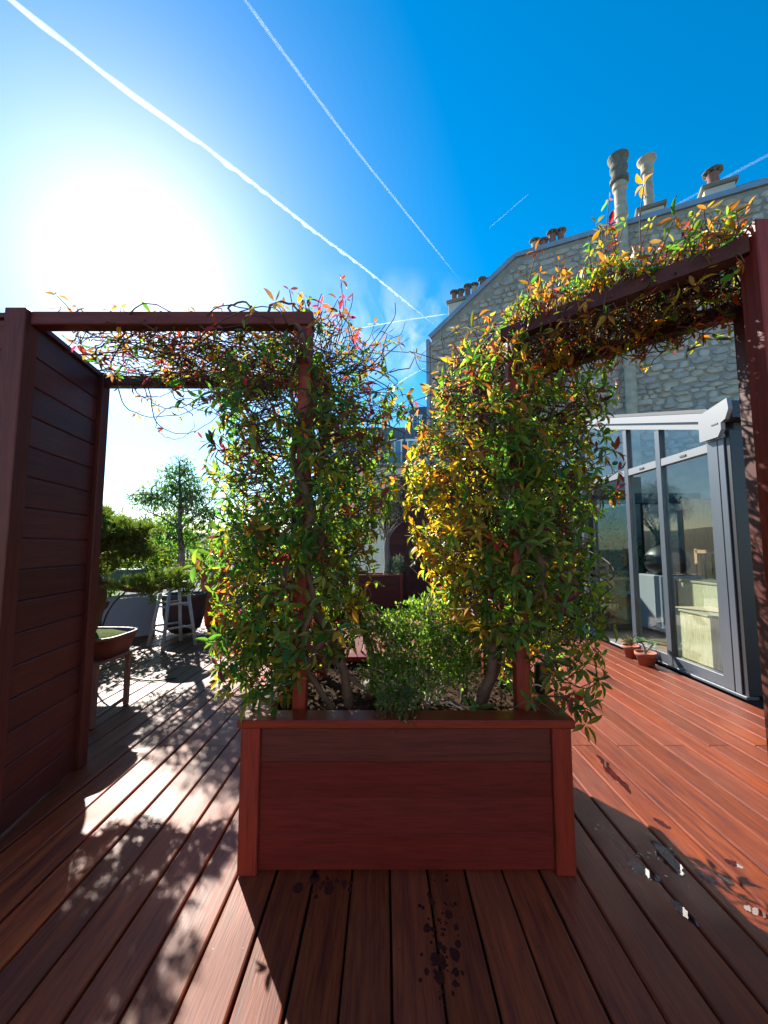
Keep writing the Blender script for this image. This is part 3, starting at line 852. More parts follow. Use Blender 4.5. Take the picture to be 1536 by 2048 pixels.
rv.stem([(.47, 2.04, .50), (.53, 2.0, .68), (.56, 1.95, .86), (.63, 1.87, 1.0), (.71, 1.83, 1.12), (.73, 1.85, 1.35), (.66, 1.92, 1.7), (.7, 2.0, 2.1), (.8, 1.75, 2.3)], .020, .010)
rv.stem([(.40, 2.08, .50), (.42, 2.15, .75), (.5, 2.3, 1.1), (.58, 2.4, 1.5), (.6, 2.4, 1.9), (.7, 2.4, 2.28)], .018, .009)
rv.stem([(.50, 1.95, .78), (.62, 1.93, .72), (.72, 1.95, .78), (.80, 1.9, .70)], .009, .004)
for (x, y, z) in ((.80, 1.74, .64), (.72, 1.73, .60), (.36, 1.80, .60), (.42, 1.86, .58), (.86, 1.78, .78), (.83, 1.72, .57), (.62, 1.76, .66)):
    rv.cluster((x, y, z), (.1, -.8, .4), (40, 30, 20, 2, 0, 0, 0, 2), 1.05, 5, (x - .1, y + .1, z), .003)
for _ in range(60):
    z = random.uniform(.8, 2.2); x = .615 + random.gauss(0, .10)
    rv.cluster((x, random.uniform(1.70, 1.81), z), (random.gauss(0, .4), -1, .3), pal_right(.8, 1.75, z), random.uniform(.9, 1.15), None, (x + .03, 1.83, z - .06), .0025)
rv.finish()

# ------------------------------------------------------------------ generic leafy crown
def crown(name, parent, blobs, n, size, mats, weights, aspect=.4, up=.3, T=T_B, F=F_B, shell=.5, droop=0.0):
    """leaves spread through ellipsoids (cx,cy,cz,rx,ry,rz)"""
    vol = np.array([b[3] * b[4] * b[5] for b in blobs]) ** .75; vol /= vol.sum()
    which = rng.choice(len(blobs), n, p=vol)
    B = np.array(blobs)[which]
    u = rdir(n); r = rng.random(n) ** shell
    P = B[:, :3] + u * B[:, 3:6] * r[:, None]
    keep = np.array([noise.noise(Vector(p) * (2.2 / max(.12, blobs[0][3]))) > -.38 for p in P])
    P, u = P[keep], u[keep]; n = len(P)
    D = u * .7 + rdir(n) * .8 + np.array([0, 0, up - droop])
    Nn = u * .5 + rdir(n) * .5 + np.array([0, 0, .7])
    L = rng.uniform(.65, 1.25, n) * size
    o = place(name, leaf_mesh(name, P, D, Nn, L, L * aspect, mats, rng.choice(len(mats), n, p=weights), T, F), parent)
    return o, P

def twigs_to(parent, starts, P, m, k, mat=None, r=.003):
    mb = MB()
    for q in random.sample(list(range(len(P))), min(k, len(P))):
        p = Vector(P[q]); s = Vector(min(starts, key=lambda a: (Vector(a) - p).length))
        mid = (p + s) / 2 + jit((0, 0, 0), (p - s).length * .12)
        mb.tube([s, mid, p], [r * 1.6, r * 1.2, r * .6], 4, cap=False)
    o = mb.build('twigs', mat or M['twig'], parent); o['kind'] = 'stuff'

# ------------------------------------------------------------------ small-leaved shrub in the planter
sh = thing('shrub', 'dense small-leaved green shrub growing in the foreground planter between the vines', 'shrub')
blobs = [(.10, 2.05, .84, .20, .18, .14), (.30, 2.05, .82, .20, .18, .15), (.02, 1.98, .72, .16, .16, .13), (.36, 2.02, .72, .14, .16, .12), (.16, 1.9, .68, .16, .12, .10), (.22, 2.1, .96, .18, .15, .10), (-.02, 2.1, .88, .14, .14, .10), (.40, 2.1, .84, .14, .14, .12), (.06, 1.86, .62, .12, .08, .06)]
o, P = crown('foliage', sh, blobs, 6500, .026, [M['shrub_leaf'], M['shrub_leaf_light']], [.72, .28], aspect=.45, up=.6, T=T_A, F=F_A, shell=.6)
o['kind'] = 'stuff'
stems = []
mb = MB()
for k in range(13):
    b0 = Vector((random.uniform(.08, .28), random.uniform(1.95, 2.1), .52)); b1 = Vector(random.choice(blobs)[:3]) + jit((0, 0, 0), .08)
    path = smooth_path([b0, b0.lerp(b1, .4) + jit((0, 0, 0), .05), b1], 5)
    mb.tube(path, [.008 * (1 - .6 * i / len(path)) for i in range(len(path))], 5); stems += [tuple(p) for p in path[3:]]
mb.build('stem', M['grey_bark'], sh)
twigs_to(sh, stems, P, M, 420, M['grey_bark'], .0016)
# trailing sprigs over the cap
mb = MB(); TP = []
for k in range(16):
    x = random.uniform(-.02, .16); a = Vector((x, 1.86, .64)); b_ = Vector((x + random.uniform(-.05, .05), 1.68 + random.uniform(-.02, .04), .60 + random.uniform(-.03, .04)))
    path = smooth_path([a, a.lerp(b_, .5) + Vector((0, 0, .04)), b_], 6); mb.tube(path, .0014, 4, cap=False); TP += [tuple(p) for p in path[3:]]
TP = np.array(TP + TP + TP) + rng.normal(0, .006, (len(TP) * 3, 3)); n = len(TP)
mb.build('sprig', M['twig'], sh)
o = place('sprig_leaves', leaf_mesh('sprig_leaves', TP, rdir(n) + np.array([0, -.4, 0]), rdir(n) * .5 + np.array([0, -.3, .8]), rng.uniform(.012, .022, n), rng.uniform(.005, .009, n), [M['shrub_leaf']], np.zeros(n, int), T_B, F_B), sh)
o['kind'] = 'stuff'

# ------------------------------------------------------------------ spotlight, rock, hoses in the planter
sp = thing('garden_spotlight', 'black cylindrical garden spotlight with vent slots in the planter corner', 'spotlight', (.735, 1.93, .53))
mb = MB(); mb.tube([(0, 0, 0), (0, 0, .10)], .008, 8); mb.build('spike', M['black'], sp)
ax = Vector((.10, .12, .9)).normalized()
p0 = Vector((0, 0, .09)); mb = MB()
mb.tube([p0, p0 + ax * .012, p0 + ax * .10, p0 + ax * .125], [.026, .034, .036, .038], 20); mb.build('housing', M['black'], sp)
mb = MB(); mb.tube([p0 + ax * .1255, p0 + ax * .135], [.033, .033], 20); mb.build('lens', M['alu'], sp)
sx = ax.cross(Vector((0, 1, 0))).normalized()
for k in range(5):
    c = p0 + ax * (.045 + .014 * k) + Vector((0, -.036, 0))
    mb = MB(); mb.bar(c - sx * .016, c + sx * .016, .004, .005); mb.build('vent_slot', M['alu'], sp)

mb = MB(); v = []
import bmesh
def rock(name, c, r, mat, seed):
    bm = bmesh.new(); bmesh.ops.create_icosphere(bm, subdivisions=3, radius=1)
    for q in bm.verts:
        k_ = 1 + .35 * noise.noise(q.co * 1.3 + Vector((seed, 0, 0))) + .12 * noise.noise(q.co * 4 + Vector((seed, 3, 0)))
        q.co = Vector((q.co.x * r[0], q.co.y * r[1], q.co.z * r[2])) * k_
    me = bpy.data.meshes.new(name); bm.to_mesh(me); bm.free(); me.materials.append(mat)
    me.polygons.foreach_set('use_smooth', [True] * len(me.polygons))
    return place(name, me, None, c)
tag(rock('rock', (-.06, 2.16, .575), (.06, .05, .04), M['stone_b'], 3), 'grey rounded stone on the planter soil behind the left vine stem', 'stone')
mb = MB(); mb.tube(smooth_path([(.22, 2.0, .55), (.27, 1.95, .585), (.33, 1.9, .575), (.38, 1.87, .555)], 6), .0035, 6)
tag(mb.build('irrigation_hose', M['white_tube']), 'short pale drip hose on the bare soil of the foreground planter', 'hose')
mb = MB(); mb.tube(smooth_path([(.66, 1.95, .55), (.64, 1.92, .64), (.70, 1.9, .67), (.76, 1.9, .64)], 6), .003, 6)
tag(mb.build('irrigation_hose', M['white_tube']), 'thin pale hose arching beside the black spotlight', 'hose')

# ================================================================== LEFT BACKGROUND: bonsai, stool, troughs
def leaf_plant_stems(mb, base, tips, r):
    for t in tips:
        mid = (Vector(base) + Vector(t)) / 2 + jit((0, 0, 0), .05)
        mb.tube(smooth_path([base, mid, t], 4), [r * (1 - .06 * i) for i in range(9)], 5)

M['stand_wood'] = wood('stand_wood', (0.13, 0.07, 0.05), (0.22, 0.13, 0.095), (0.17, 0.1, 0.08), 'Z', rough=0.5)
# plant stand
st = thing('plant_stand', 'brown square-legged stand under the long bonsai pot', 'stand')
for (x, y) in ((-2.10, 3.0), (-2.14, 3.44), (-2.72, 3.0), (-2.76, 3.44)):
    mb = MB(); mb.box(x - .018, x + .018, y - .018, y + .018, .002, .44, .003); mb.build('leg', M['stand_wood'], st)
mb = MB(); mb.box(-2.80, -2.06, 2.96, 3.48, .441, .462, .003); mb.build('top', M['stand_wood'], st)
mb = MB(); mb.bar((-2.103, 3.02, .06), (-2.137, 3.42, .06), .02); mb.build('stretcher', M['stand_wood'], st)
mb = MB(); mb.bar((-2.723, 3.02, .06), (-2.757, 3.42, .06), .02); mb.build('stretcher', M['stand_wood'], st)

bo = thing('bonsai_pine', 'old pine bonsai in a long shallow brown pot beside the left screen', 'bonsai')
def rounded_tray(cx, cy, hx, hy, z0, z1, flare, rr, mat, parent, name='pot'):
    mb = MB(); n = 32; v = []
    def ring(sx, sy, z, r_):
        out = []
        for k in range(n):
            t = 2 * math.pi * k / n; c, s = math.cos(t), math.sin(t); p = 4.5
            d = (abs(c) ** p + abs(s) ** p) ** (-1 / p)
            out.append((cx + c * d * sx, cy + s * d * sy, z))
        return out
    rings = [ring(hx - flare, hy - flare, z0, rr), ring(hx - flare * .5, hy - flare * .5, (z0 + z1) / 2, rr), ring(hx - .012, hy - .012, z1 - .03, rr), ring(hx, hy, z1 - .022, rr), ring(hx, hy, z1, rr), ring(hx - .02, hy - .02, z1, rr), ring(hx - .03, hy - .03, z1 - .04, rr)]
    for r_ in rings: v += r_
    f = []
    for i in range(len(rings) - 1):
        for k in range(n):
            a = i * n + k; b_ = i * n + (k + 1) % n; f.append((a, b_, b_ + n, a + n))
    f.append(tuple(range(n - 1, -1, -1)))
    mb.add(v, f, 0, True); mb.build(name, mat, parent)
    mb = MB(); v, f = [], []
    G_ = 16
    for j in range(G_):
        for i in range(G_):
            x = cx + (hx - .026) * (2 * i / (G_ - 1) - 1) * .96; y = cy + (hy - .026) * (2 * j / (G_ - 1) - 1) * .96
            dd = max(0, 1 - ((2 * i / (G_ - 1) - 1) ** 4 + (2 * j / (G_ - 1) - 1) ** 4))
            v.append((x, y, z1 - .03 + .035 * dd + .012 * noise.noise((x * 14, y * 14, 0))))
    for j in range(G_ - 1):
        for i in range(G_ - 1):
            a = j * G_ + i; f.append((a, a + 1, a + G_ + 1, a + G_))
    mb.add(v, f, 0, True); mb.build('moss', M['moss'], parent)
rounded_tray(-2.42, 3.22, .40, .255, .464, .625, .05, .08, M['brown_glaze'], bo)
mb = MB(); path = smooth_path([(-2.34, 3.2, .60), (-2.27, 3.2, .78), (-2.24, 3.2, .95), (-2.33, 3.22, 1.12), (-2.30, 3.2, 1.3), (-2.38, 3.2, 1.46)], 6)
mb.tube(path, [.062 - .0012 * i for i in range(len(path))], 9)
path2 = smooth_path([(-2.27, 3.2, .98), (-2.12, 3.18, 1.0), (-2.02, 3.2, .965), (-1.85, 3.18, .96), (-1.68, 3.2, .99), (-1.60, 3.2, 1.02)], 5)
mb.tube(path2, [.030 - .0009 * i for i in range(len(path2))], 7)
path3 = smooth_path([(-2.42, 3.2, 1.2), (-2.2, 3.15, 1.28), (-2.0, 3.18, 1.30), (-1.92, 3.2, 1.36)], 5)
mb.tube(path3, [.022 - .0009 * i for i in range(len(path3))], 7)
mb.build('trunk', M['pine_bark'], bo)
def needle_pads(parent, pads, n, mat, L=.055, W=.0042, per=9):
    vol = np.array([b[3] * b[4] for b in pads]); vol /= vol.sum()
    B = np.array(pads)[rng.choice(len(pads), n, p=vol)]
    u = rdir(n); C_ = B[:, :3] + u * B[:, 3:6] * (rng.random(n) ** .45)[:, None]
    P = np.repeat(C_, per, 0); k_ = len(P)
    D = rdir(k_) * .9 + np.array([0, 0, .75]) + np.repeat(u, per, 0) * .4
    o = place('needles', leaf_mesh('needles', P, D, rdir(k_), rng.uniform(.7, 1.2, k_) * L, np.full(k_, W), [mat], np.zeros(k_, int), T_N, F_N), parent)
    o['kind'] = 'stuff'
    return C_
pads = [(-2.30, 3.2, 1.50, .26, .24, .09), (-2.12, 3.15, 1.42, .22, .22, .09), (-2.38, 3.1, 1.36, .24, .22, .10), (-2.05, 3.2, 1.33, .18, .2, .07), (-2.40, 3.12, 1.22, .18, .2, .10), (-2.28, 3.15, 1.30, .2, .2, .08), (-2.20, 3.2, 1.38, .3, .24, .12), (-2.1, 3.2, 1.22, .2, .2, .1), (-2.3, 3.2, 1.14, .16, .2, .1), (-1.95, 3.2, 1.43, .15, .16, .05), (-1.90, 3.2, 1.26, .14, .16, .05), (-2.35, 3.2, 1.58, .16, .16, .05),
        (-1.98, 3.2, 1.00, .22, .16, .045), (-1.78, 3.18, 1.03, .2, .16, .055), (-1.64, 3.2, 1.05, .14, .14, .07), (-1.58, 3.2, .99, .10, .12, .06), (-1.80, 3.12, .93, .08, .08, .05)]
C_ = needle_pads(bo, pads, 1900, M['needle'], .062, .0075, 13)
twigs_to(bo, [tuple(p) for p in path2 + path3 + path[10:]], C_, M, 300, M['pine_bark'], .003)

# black stand with curved braces behind the bonsai
bs = thing('plant_support', 'black upright post with curved braces behind the bonsai trunk', 'support', (-3.05, 4.35, 0))
mb = MB(); mb.box(-.025, .025, -.025, .025, .002, .88, .003); mb.build('post', M['black_metal'], bs)
for s in (-1, 1):
    mb = MB(); mb.tube(smooth_path([(.03 * s, 0, .18), (.05 * s, 0, .45), (.14 * s, 0, .68), (.30 * s, 0, .84)], 6), .009, 6); mb.build('brace', M['black_metal'], bs)
mb = MB(); mb.box(-.32, .32, -.2, .2, .881, .90, .003); mb.build('shelf', M['black_metal'], bs)
mb = MB(); mb.tube(smooth_path([(-2.55, 4.1, .012), (-2.35, 4.02, .012), (-2.2, 4.0, .012), (-2.05, 4.08, .012)], 6), .009, 6)
tag(mb.build('garden_hose', M['black']), 'short black hose lying on the deck behind the bonsai stand', 'hose')

# green window-box on that stand
gt = thing('window_box', 'green plastic trough full of small plants behind the bonsai pine', 'window box', (-3.05, 4.35, .902))
mb = MB(); mb.box(-.30, .42, -.12, .12, .0, .16, .01); mb.build('trough', M['green_plastic'], gt)
o, P = crown('foliage', gt, [(0, 0, .20, .34, .12, .06), (.25, 0, .24, .18, .12, .08)], 600, .035, [M['fresh_leaf'], M['tree_leaf']], [.6, .4], aspect=.5); o['kind'] = 'stuff'

# stool
so = thing('wooden_stool', 'tall grey weathered wooden stool with round rungs on the deck', 'stool', (-2.80, 5.42, 0), R(52))
top = .80
feet = [(-.21, -.21), (.21, -.21), (.21, .21), (-.21, .21)]
mb = MB(); mb.lathe([(.16, top), (.175, top + .01), (.175, top + .03), (.16, top + .04)], 20); mb.build('seat', M['grey_wood'], so)
for (x, y) in feet:
    mb = MB(); mb.tube([(x, y, .002), (x * .52, y * .52, top)], [.024, .02], 10); mb.build('leg', M['grey_wood'], so)
for k in range(4):
    (x0, y0), (x1, y1) = feet[k], feet[(k + 1) % 4]
    for z in ((.26, .56) if k % 2 == 0 else (.22, .52)):
        q = 1 - .48 * z / top
        mb = MB(); mb.tube([(x0 * q, y0 * q, z), (x1 * q, y1 * q, z)], .014, 8); mb.build('rung', M['grey_wood'], so)

# tree in a big brown clay pot
big = thing('clay_pot', 'big dark brown round-bellied clay pot on the deck behind the stool', 'pot', (-3.02, 6.15, 0))
mb = MB(); mb.lathe([(.16, .03), (.24, .10), (.29, .30), (.30, .50), (.32, .56), (.32, .60), (.28, .60), (.27, .54), (0.01, .54)], 24); mb.build('pot_body', M['dark_glaze'], big)
tr = thing('potted_tree', 'slender evergreen tree with drooping leaves in a shallow pot on the stool', 'tree', (-2.79, 5.42, .842 - .36))
mb = MB(); mb.lathe([(.13, .36), (.17, .40), (.20, .46), (.215, .465), (.215, .49), (.19, .49), (.18, .47), (0.01, .47)], 24); mb.build('pot', M['terracotta'], tr)
mb = MB(); path = smooth_path([(.06, 0, .46), (.07, 0, .7), (.02, 0, 1.05), (0.02, 0, 1.4), (-.01, 0, 1.7), (-.02, 0, 2.0)], 6)
mb.tube(path, [.045 - .0012 * i for i in range(len(path))], 8)
br = []
for k in range(16):
    z = random.uniform(.75, 1.8); t = random.uniform(0, 6.28); l_ = .5 * (1 - (z - .7) / 1.8)
    a = Vector((0, 0, z)); b_ = a + Vector((math.cos(t) * l_, math.sin(t) * l_, l_ * .55))
    q = smooth_path([a, a.lerp(b_, .5) + Vector((0, 0, .03)), b_], 4); br += [tuple(p) for p in q]; mb.tube(q, [.014 - .001 * i for i in range(len(q))], 5)
mb.build('trunk', M['grey_bark'], tr)
blobs = [(0, 0, 1.92, .18, .18, .15), (-.05, 0, 1.72, .32, .28, .15), (.20, 0, 1.60, .28, .26, .16), (-.30, 0, 1.54, .30, .28, .14), (.27, .1, 1.38, .28, .26, .14), (-.40, .05, 1.42, .26, .28, .10), (0, .1, 1.5, .3, .28, .18), (.30, 0, 1.2, .2, .22, .13), (-.1, .1, 1.2, .22, .22, .2), (0, 0, .95, .25, .2, .18), (-.55, 0, 1.5, .16, .16, .07), (.45, 0, 1.28, .14, .16, .09), (-.45, 0, 1.18, .18, .2, .12), (-.28, 0, 1.0, .2, .2, .14), (.3, 0, .98, .16, .18, .12), (.1, 0, 1.82, .1, .1, .1), (-.16, 0, 1.84, .1, .1, .08)]
o, P = crown('crown', tr, blobs, 5600, .07, [M['tree_leaf'], M['fresh_leaf']], [.85, .15], aspect=.26, up=.1, droop=.45)
twigs_to(tr, br + [tuple(p) for p in path[8:]], P, M, 260, M['grey_bark'], .004)

at = thing('potted_tree', 'airy round-crowned tree in a grey tub, added unseen behind the left screen for dappled shade', 'tree', (-4.7, 5.0, 0))  # out-of-view tree put in to dapple the left deck
mb = MB(); mb.lathe([(.24, .002), (.32, .45), (.34, .46), (.34, .50), (.30, .50), (.28, .46), (.01, .46)], 22); mb.build('pot', M['grey_trough'], at)
mb = MB(); path = smooth_path([(0, 0, .4), (.04, 0, 1.0), (-.02, .05, 1.6), (.05, 0, 2.2), (.0, 0, 2.8)], 6); mb.tube(path, [.05 - .0014 * i for i in range(len(path))], 8); mb.build('trunk', M['grey_bark'], at)
o, P = crown('crown', at, [(0, 0, 2.6, .5, .5, .4), (.3, .2, 2.2, .45, .5, .35), (-.3, -.2, 2.3, .5, .5, .4), (.15, .5, 2.0, .4, .4, .35), (.1, -.4, 1.9, .4, .4, .35), (.5, .1, 2.4, .45, .45, .4)], 3600, .085, [M['tree_leaf'], M['fresh_leaf']], [.7, .3], aspect=.42)
twigs_to(at, [tuple(p) for p in path[6:]], P, M, 240, M['grey_bark'], .004)

def trough(name, label, p, q, w, h, mat, z0=0):
    p, q = Vector((*p, 0)), Vector((*q, 0)); ang = math.atan2(q.y - p.y, q.x - p.x); ln = (q - p).length
    t = thing(name, label, 'planter', (p.x, p.y, z0), ang)
    th = .03
    mb = MB(); mb.box(0, ln, 0, th, .002, h, .004); mb.build('side', mat, t)
    mb = MB(); mb.box(0, ln, w - th, w, .002, h, .004); mb.build('side', mat, t)
    mb = MB(); mb.box(0, th, th + .0005, w - th - .0005, .002, h - .001, .004); mb.build('end', mat, t)
    mb = MB(); mb.box(ln - th, ln, th + .0005, w - th - .0005, .002, h - .001, .004); mb.build('end', mat, t)
    mb = MB(); mb.box(th, ln - th, th, w - th, .01, h - .06); mb.build('soil', M['soil'], t)
    return t
trough('planter_trough', 'long dark grey trough planter standing behind the bonsai', (-5.0, 4.2), (-3.42, 6.12), .5, .575, M['grey_trough'])
trough('planter_trough', 'pale grey square planter to the right of the stool', (-2.62, 6.62), (-2.12, 6.50), .5, .50, M['grey_trough'])
trough('planter_trough', 'grey trough under the hedge at the far left corner', (-3.3, 7.5), (-1.5, 8.6), .5, .55, M['grey_trough'])
tb = thing('terracotta_pot', 'brown clay pot beside the slender tree, right of the stool', 'pot', (-2.88, 6.9, 0))
mb = MB(); mb.lathe([(.14, .002), (.2, .5), (.24, .80), (.26, .82), (.26, .90), (.22, .90), (.2, .86), (.01, .86)], 20); mb.build('pot_body', M['terracotta'], tb)

def bush(name, label, loc, blobs, n, size, mats, w, aspect=.42, stem_r=.016, cat='shrub', group=None, bark='grey_bark', k=120):
    t = thing(name, label, cat, loc, 0, group)
    o, P = crown('crown', t, blobs, n, size, [M[q] for q in mats], w, aspect=aspect)
    mb = MB(); st_ = []
    zb = min(b[2] - b[5] for b in blobs); 
    for b_ in blobs:
        base = Vector((random.uniform(-.05, .05), random.uniform(-.05, .05), 0.0)); tip = Vector(b_[:3])
        path = smooth_path([base, base.lerp(tip, .5) + jit((0, 0, 0), .06), tip], 5)
        mb.tube(path, [stem_r * (1 - .06 * i) for i in range(len(path))], 6); st_ += [tuple(p) for p in path[3:]]
    mb.build('trunk', M[bark], t)
    twigs_to(t, st_, P, M, k, M[bark], .003)
    return t
bush('hedge_shrub', 'bright green leafy shrub in the grey trough behind the bonsai', (-4.0, 5.75, .5), [(0, 0, .35, .45, .35, .3), (.35, .25, .5, .4, .3, .3), (.1, .2, .72, .35, .3, .22), (-.3, -.2, .5, .35, .3, .3), (.5, .4, .75, .35, .3, .3), (.0, .1, .95, .35, .3, .2)], 4200, .075, ['fresh_leaf', 'tree_leaf', 'fresh_yellow'], [.55, .33, .12])
bush('hedge_shrub', 'yellow-green shrub behind the slender potted tree', (-3.55, 7.1, .2), [(0, 0, .8, .5, .4, .4), (.5, .1, .7, .4, .4, .35), (-.5, 0, .95, .45, .4, .3), (.1, 0, 1.25, .4, .35, .25), (.6, 0, 1.1, .4, .35, .35), (-.2, 0, 1.5, .4, .35, .2)], 4600, .085, ['fresh_leaf', 'fresh_yellow', 'tree_leaf'], [.5, .22, .28])
bush('hedge_shrub', 'dense green shrub right of the slender tree, above the pale grey planter', (-2.36, 6.8, .45), [(0, 0, .35, .3, .28, .25), (.1, 0, .62, .28, .25, .22), (-.15, .05, .75, .25, .22, .22), (.05, 0, .95, .25, .22, .18)], 3000, .06, ['fresh_leaf', 'tree_leaf'], [.6, .4])
bush('hedge_shrub', 'leafy hedge shrub at the far end of the terrace left of the olive tree', (-2.0, 8.4, .5), [(0, 0, .4, .5, .4, .4), (.5, .2, .45, .45, .4, .4), (-.5, -.2, .5, .5, .4, .4), (1.0, .3, .3, .4, .35, .3), (.2, .1, .8, .5, .4, .3)], 2600, .08, ['tree_leaf', 'fresh_leaf', 'fresh_yellow'], [.4, .42, .18])
# airy, nearly bare little tree behind the pine
bt = thing('bare_bonsai', 'nearly bare twisted little tree showing above the pine foliage', 'bonsai', (-3.55, 5.0, .5))
mb = MB()
mb.lathe([(.10, .02), (.13, .06), (.15, .12), (.15, .13), (.12, .13), (.01, .11)], 14)
mb.build('pot', M['dark_glaze'], bt)
mb = MB(); tips = []
path = smooth_path([(0, 0, .1), (.05, 0, .5), (-.02, 0, .8), (.08, 0, 1.0)], 5); mb.tube(path, [.035 - .0012 * i for i in range(len(path))], 7)
for k in range(26):
    a = Vector(path[random.randrange(7, len(path))]); d = Vector((random.gauss(0, .28), random.gauss(0, .2), random.uniform(.02, .42)))
    q = [a, a + d * .4 + jit((0, 0, 0), .05), a + d * .75 + jit((0, 0, 0), .05), a + d]; tips += [tuple(p) for p in q[1:]]; mb.tube(q, [.010, .007, .005, .003], 5, cap=False)
mb.build('trunk', M['grey_bark'], bt)
TP = np.array(tips * 3) + rng.normal(0, .03, (len(tips) * 3, 3)); n = len(TP)
o = place('crown', leaf_mesh('crown', TP, rdir(n), rdir(n) + np.array([0, 0, .5]), rng.uniform(.03, .06, n), rng.uniform(.012, .02, n), [M['tree_leaf'], LEAF[7]], rng.integers(0, 2, n), T_B, F_B), bt)

# ================================================================== MIDDLE BACKGROUND: olive planter, red screens, far houses
make_planter('wood_planter', 'small red wooden planter at the far end holding the olive tree', -.62, .41, 8.75, 9.45, .70, 4)
ot = thing('olive_tree', 'grey-leaved olive tree with pale trunk in the far red planter', 'olive tree', (.06, 9.05, .60))
mb = MB(); path = smooth_path([(0, 0, 0), (.02, 0, .35), (0, 0, .7), (.02, 0, .9)], 5); mb.tube(path, [.085 - .002 * i for i in range(len(path))], 9)
tips = []
for k in range(9):
    t = random.uniform(0, 6.28); a = Vector((.01, 0, .85)); b_ = a + Vector((math.cos(t) * .42, math.sin(t) * .3, random.uniform(.4, .9)))
    q = smooth_path([a, a.lerp(b_, .5) + jit((0, 0, 0), .08), b_], 5); mb.tube(q, [.022 - .0016 * i for i in range(len(q))], 6); tips += [tuple(p) for p in q[3:]]
mb.build('trunk', M['grey_bark'], ot)
o, P = crown('crown', ot, [(-.05, 0, 1.75, .45, .4, .4), (.22, 0, 1.5, .35, .35, .3), (-.35, 0, 1.55, .4, .4, .32), (.1, 0, 2.0, .35, .3, .22), (-.3, .1, 1.9, .35, .3, .25)], 4200, .06, [M['olive_leaf']], [1.0], aspect=.24)
twigs_to(ot, tips, P, M, 200, M['grey_bark'], .004)
la = thing('lavender', 'grey-green lavender tuft at the foot of the olive tree', 'plant', (.24, 9.0, .60))
o, P = crown('foliage', la, [(0, 0, .22, .2, .2, .2), (.1, 0, .3, .16, .16, .2)], 900, .10, [M['lavender_leaf']], [1.0], aspect=.1, up=1.0); o['kind'] = 'stuff'

fs = thing('wood_screen', 'dark red plank screen standing behind the olive planter', 'screen')
for x in (-.9, .58, 2.1, 3.6):
    post_obj(fs, x - .05, x + .05, 9.62, 9.70, .002, 3.06 if x > 0 else 2.2, M['dark_z'])
screen_panel(fs, (.63, 9.66), (2.05, 9.66), .01, 3.02, M['dark_x'])
screen_panel(fs, (2.15, 9.66), (3.55, 9.66), .01, 3.02, M['dark_x'])
screen_panel(fs, (.0, 9.66), (.53, 9.66), .01, 3.0, M['dark_x'])

# mansard house seen in the gap between the vines
def far_house(label, x0, x1, y, depth, z_eave, z_top, win_xs, name='mansard_house'):
    t = thing(name, label, 'house')
    mb = MB(); mb.box(x0, x1, y, y + depth, -20, z_eave); mb.build('wall', M['render'], t)
    mb = MB(); mb.box(x0 - .1, x1 + .1, y - .35, y + .2, z_eave, z_eave + .35, .05); mb.build('cornice', M['cap_stone'], t)
    zr = z_eave + .35; s = .55
    mb = MB(); mb.add([(x0, y, zr), (x1, y, zr), (x1, y + depth, zr), (x0, y + depth, zr), (x0 + s, y + s, z_top), (x1 - s, y + s, z_top), (x1 - s, y + depth - s, z_top), (x0 + s, y + depth - s, z_top)],
                      [(0, 1, 5, 4), (1, 2, 6, 5), (2, 3, 7, 6), (3, 0, 4, 7), (4, 5, 6, 7)])
    rf_ = mb.build('roof', M['slate'], t)
    for wx in win_xs:
        mb = MB()
        for (a, b_, c, d) in ((wx - .55, wx - .45, zr + .02, zr + 1.7), (wx + .45, wx + .55, zr + .02, zr + 1.7), (wx - .65, wx + .65, zr + 1.701, zr + 1.85), (wx - .03, wx + .03, zr + .05, zr + 1.7)):
            mb.box(a, b_, y - .15, y + .7, c, d)
        w_ = mb.build('dormer_window', M['white_plastic'], t)
        mb = MB(); mb.box(wx - .449, wx + .449, y - .05, y + .1, zr + .02, zr + 1.70); mb.build('pane', M['far_glass'], w_)
        mb = MB(); mb.bar((wx - .65, y - .3, zr + .75), (wx + .65, y - .3, zr + .75), .05)
        for k in range(11): mb.bar((wx - .6 + .12 * k, y - .3, zr), (wx - .6 + .12 * k, y - .3, zr + .74), .025)
        mb.build('balcony_railing', M['slate'], t)
        mb = MB(); mb.box(wx - .5, wx + .5, y - .06, y + .05, z_eave - 2.6, z_eave - .7); w2 = mb.build('window', M['far_glass'], t)
        mb = MB()
        for (a, b_, c, d) in ((wx - .6, wx - .5, z_eave - 2.7, z_eave - .6), (wx + .5, wx + .6, z_eave - 2.7, z_eave - .6), (wx - .499, wx + .499, z_eave - .7, z_eave - .6)):
            mb.box(a, b_, y - .1, y + .02, c, d)
        mb.build('window_frame', M['cap_stone'], w2)
    return t
far_house('cream stone house with slate mansard roof and railed dormers seen between the vines', -3.6, 3.2, 30, 10, 7.3, 10.6, (-2.6, -.9, .82, 2.3))
far_house('taller pale house with railed balcony far behind the gable wall', 2.6, 9, 46, 9, 14.6, 18.0, (3.9, 6.0), 'town_house')

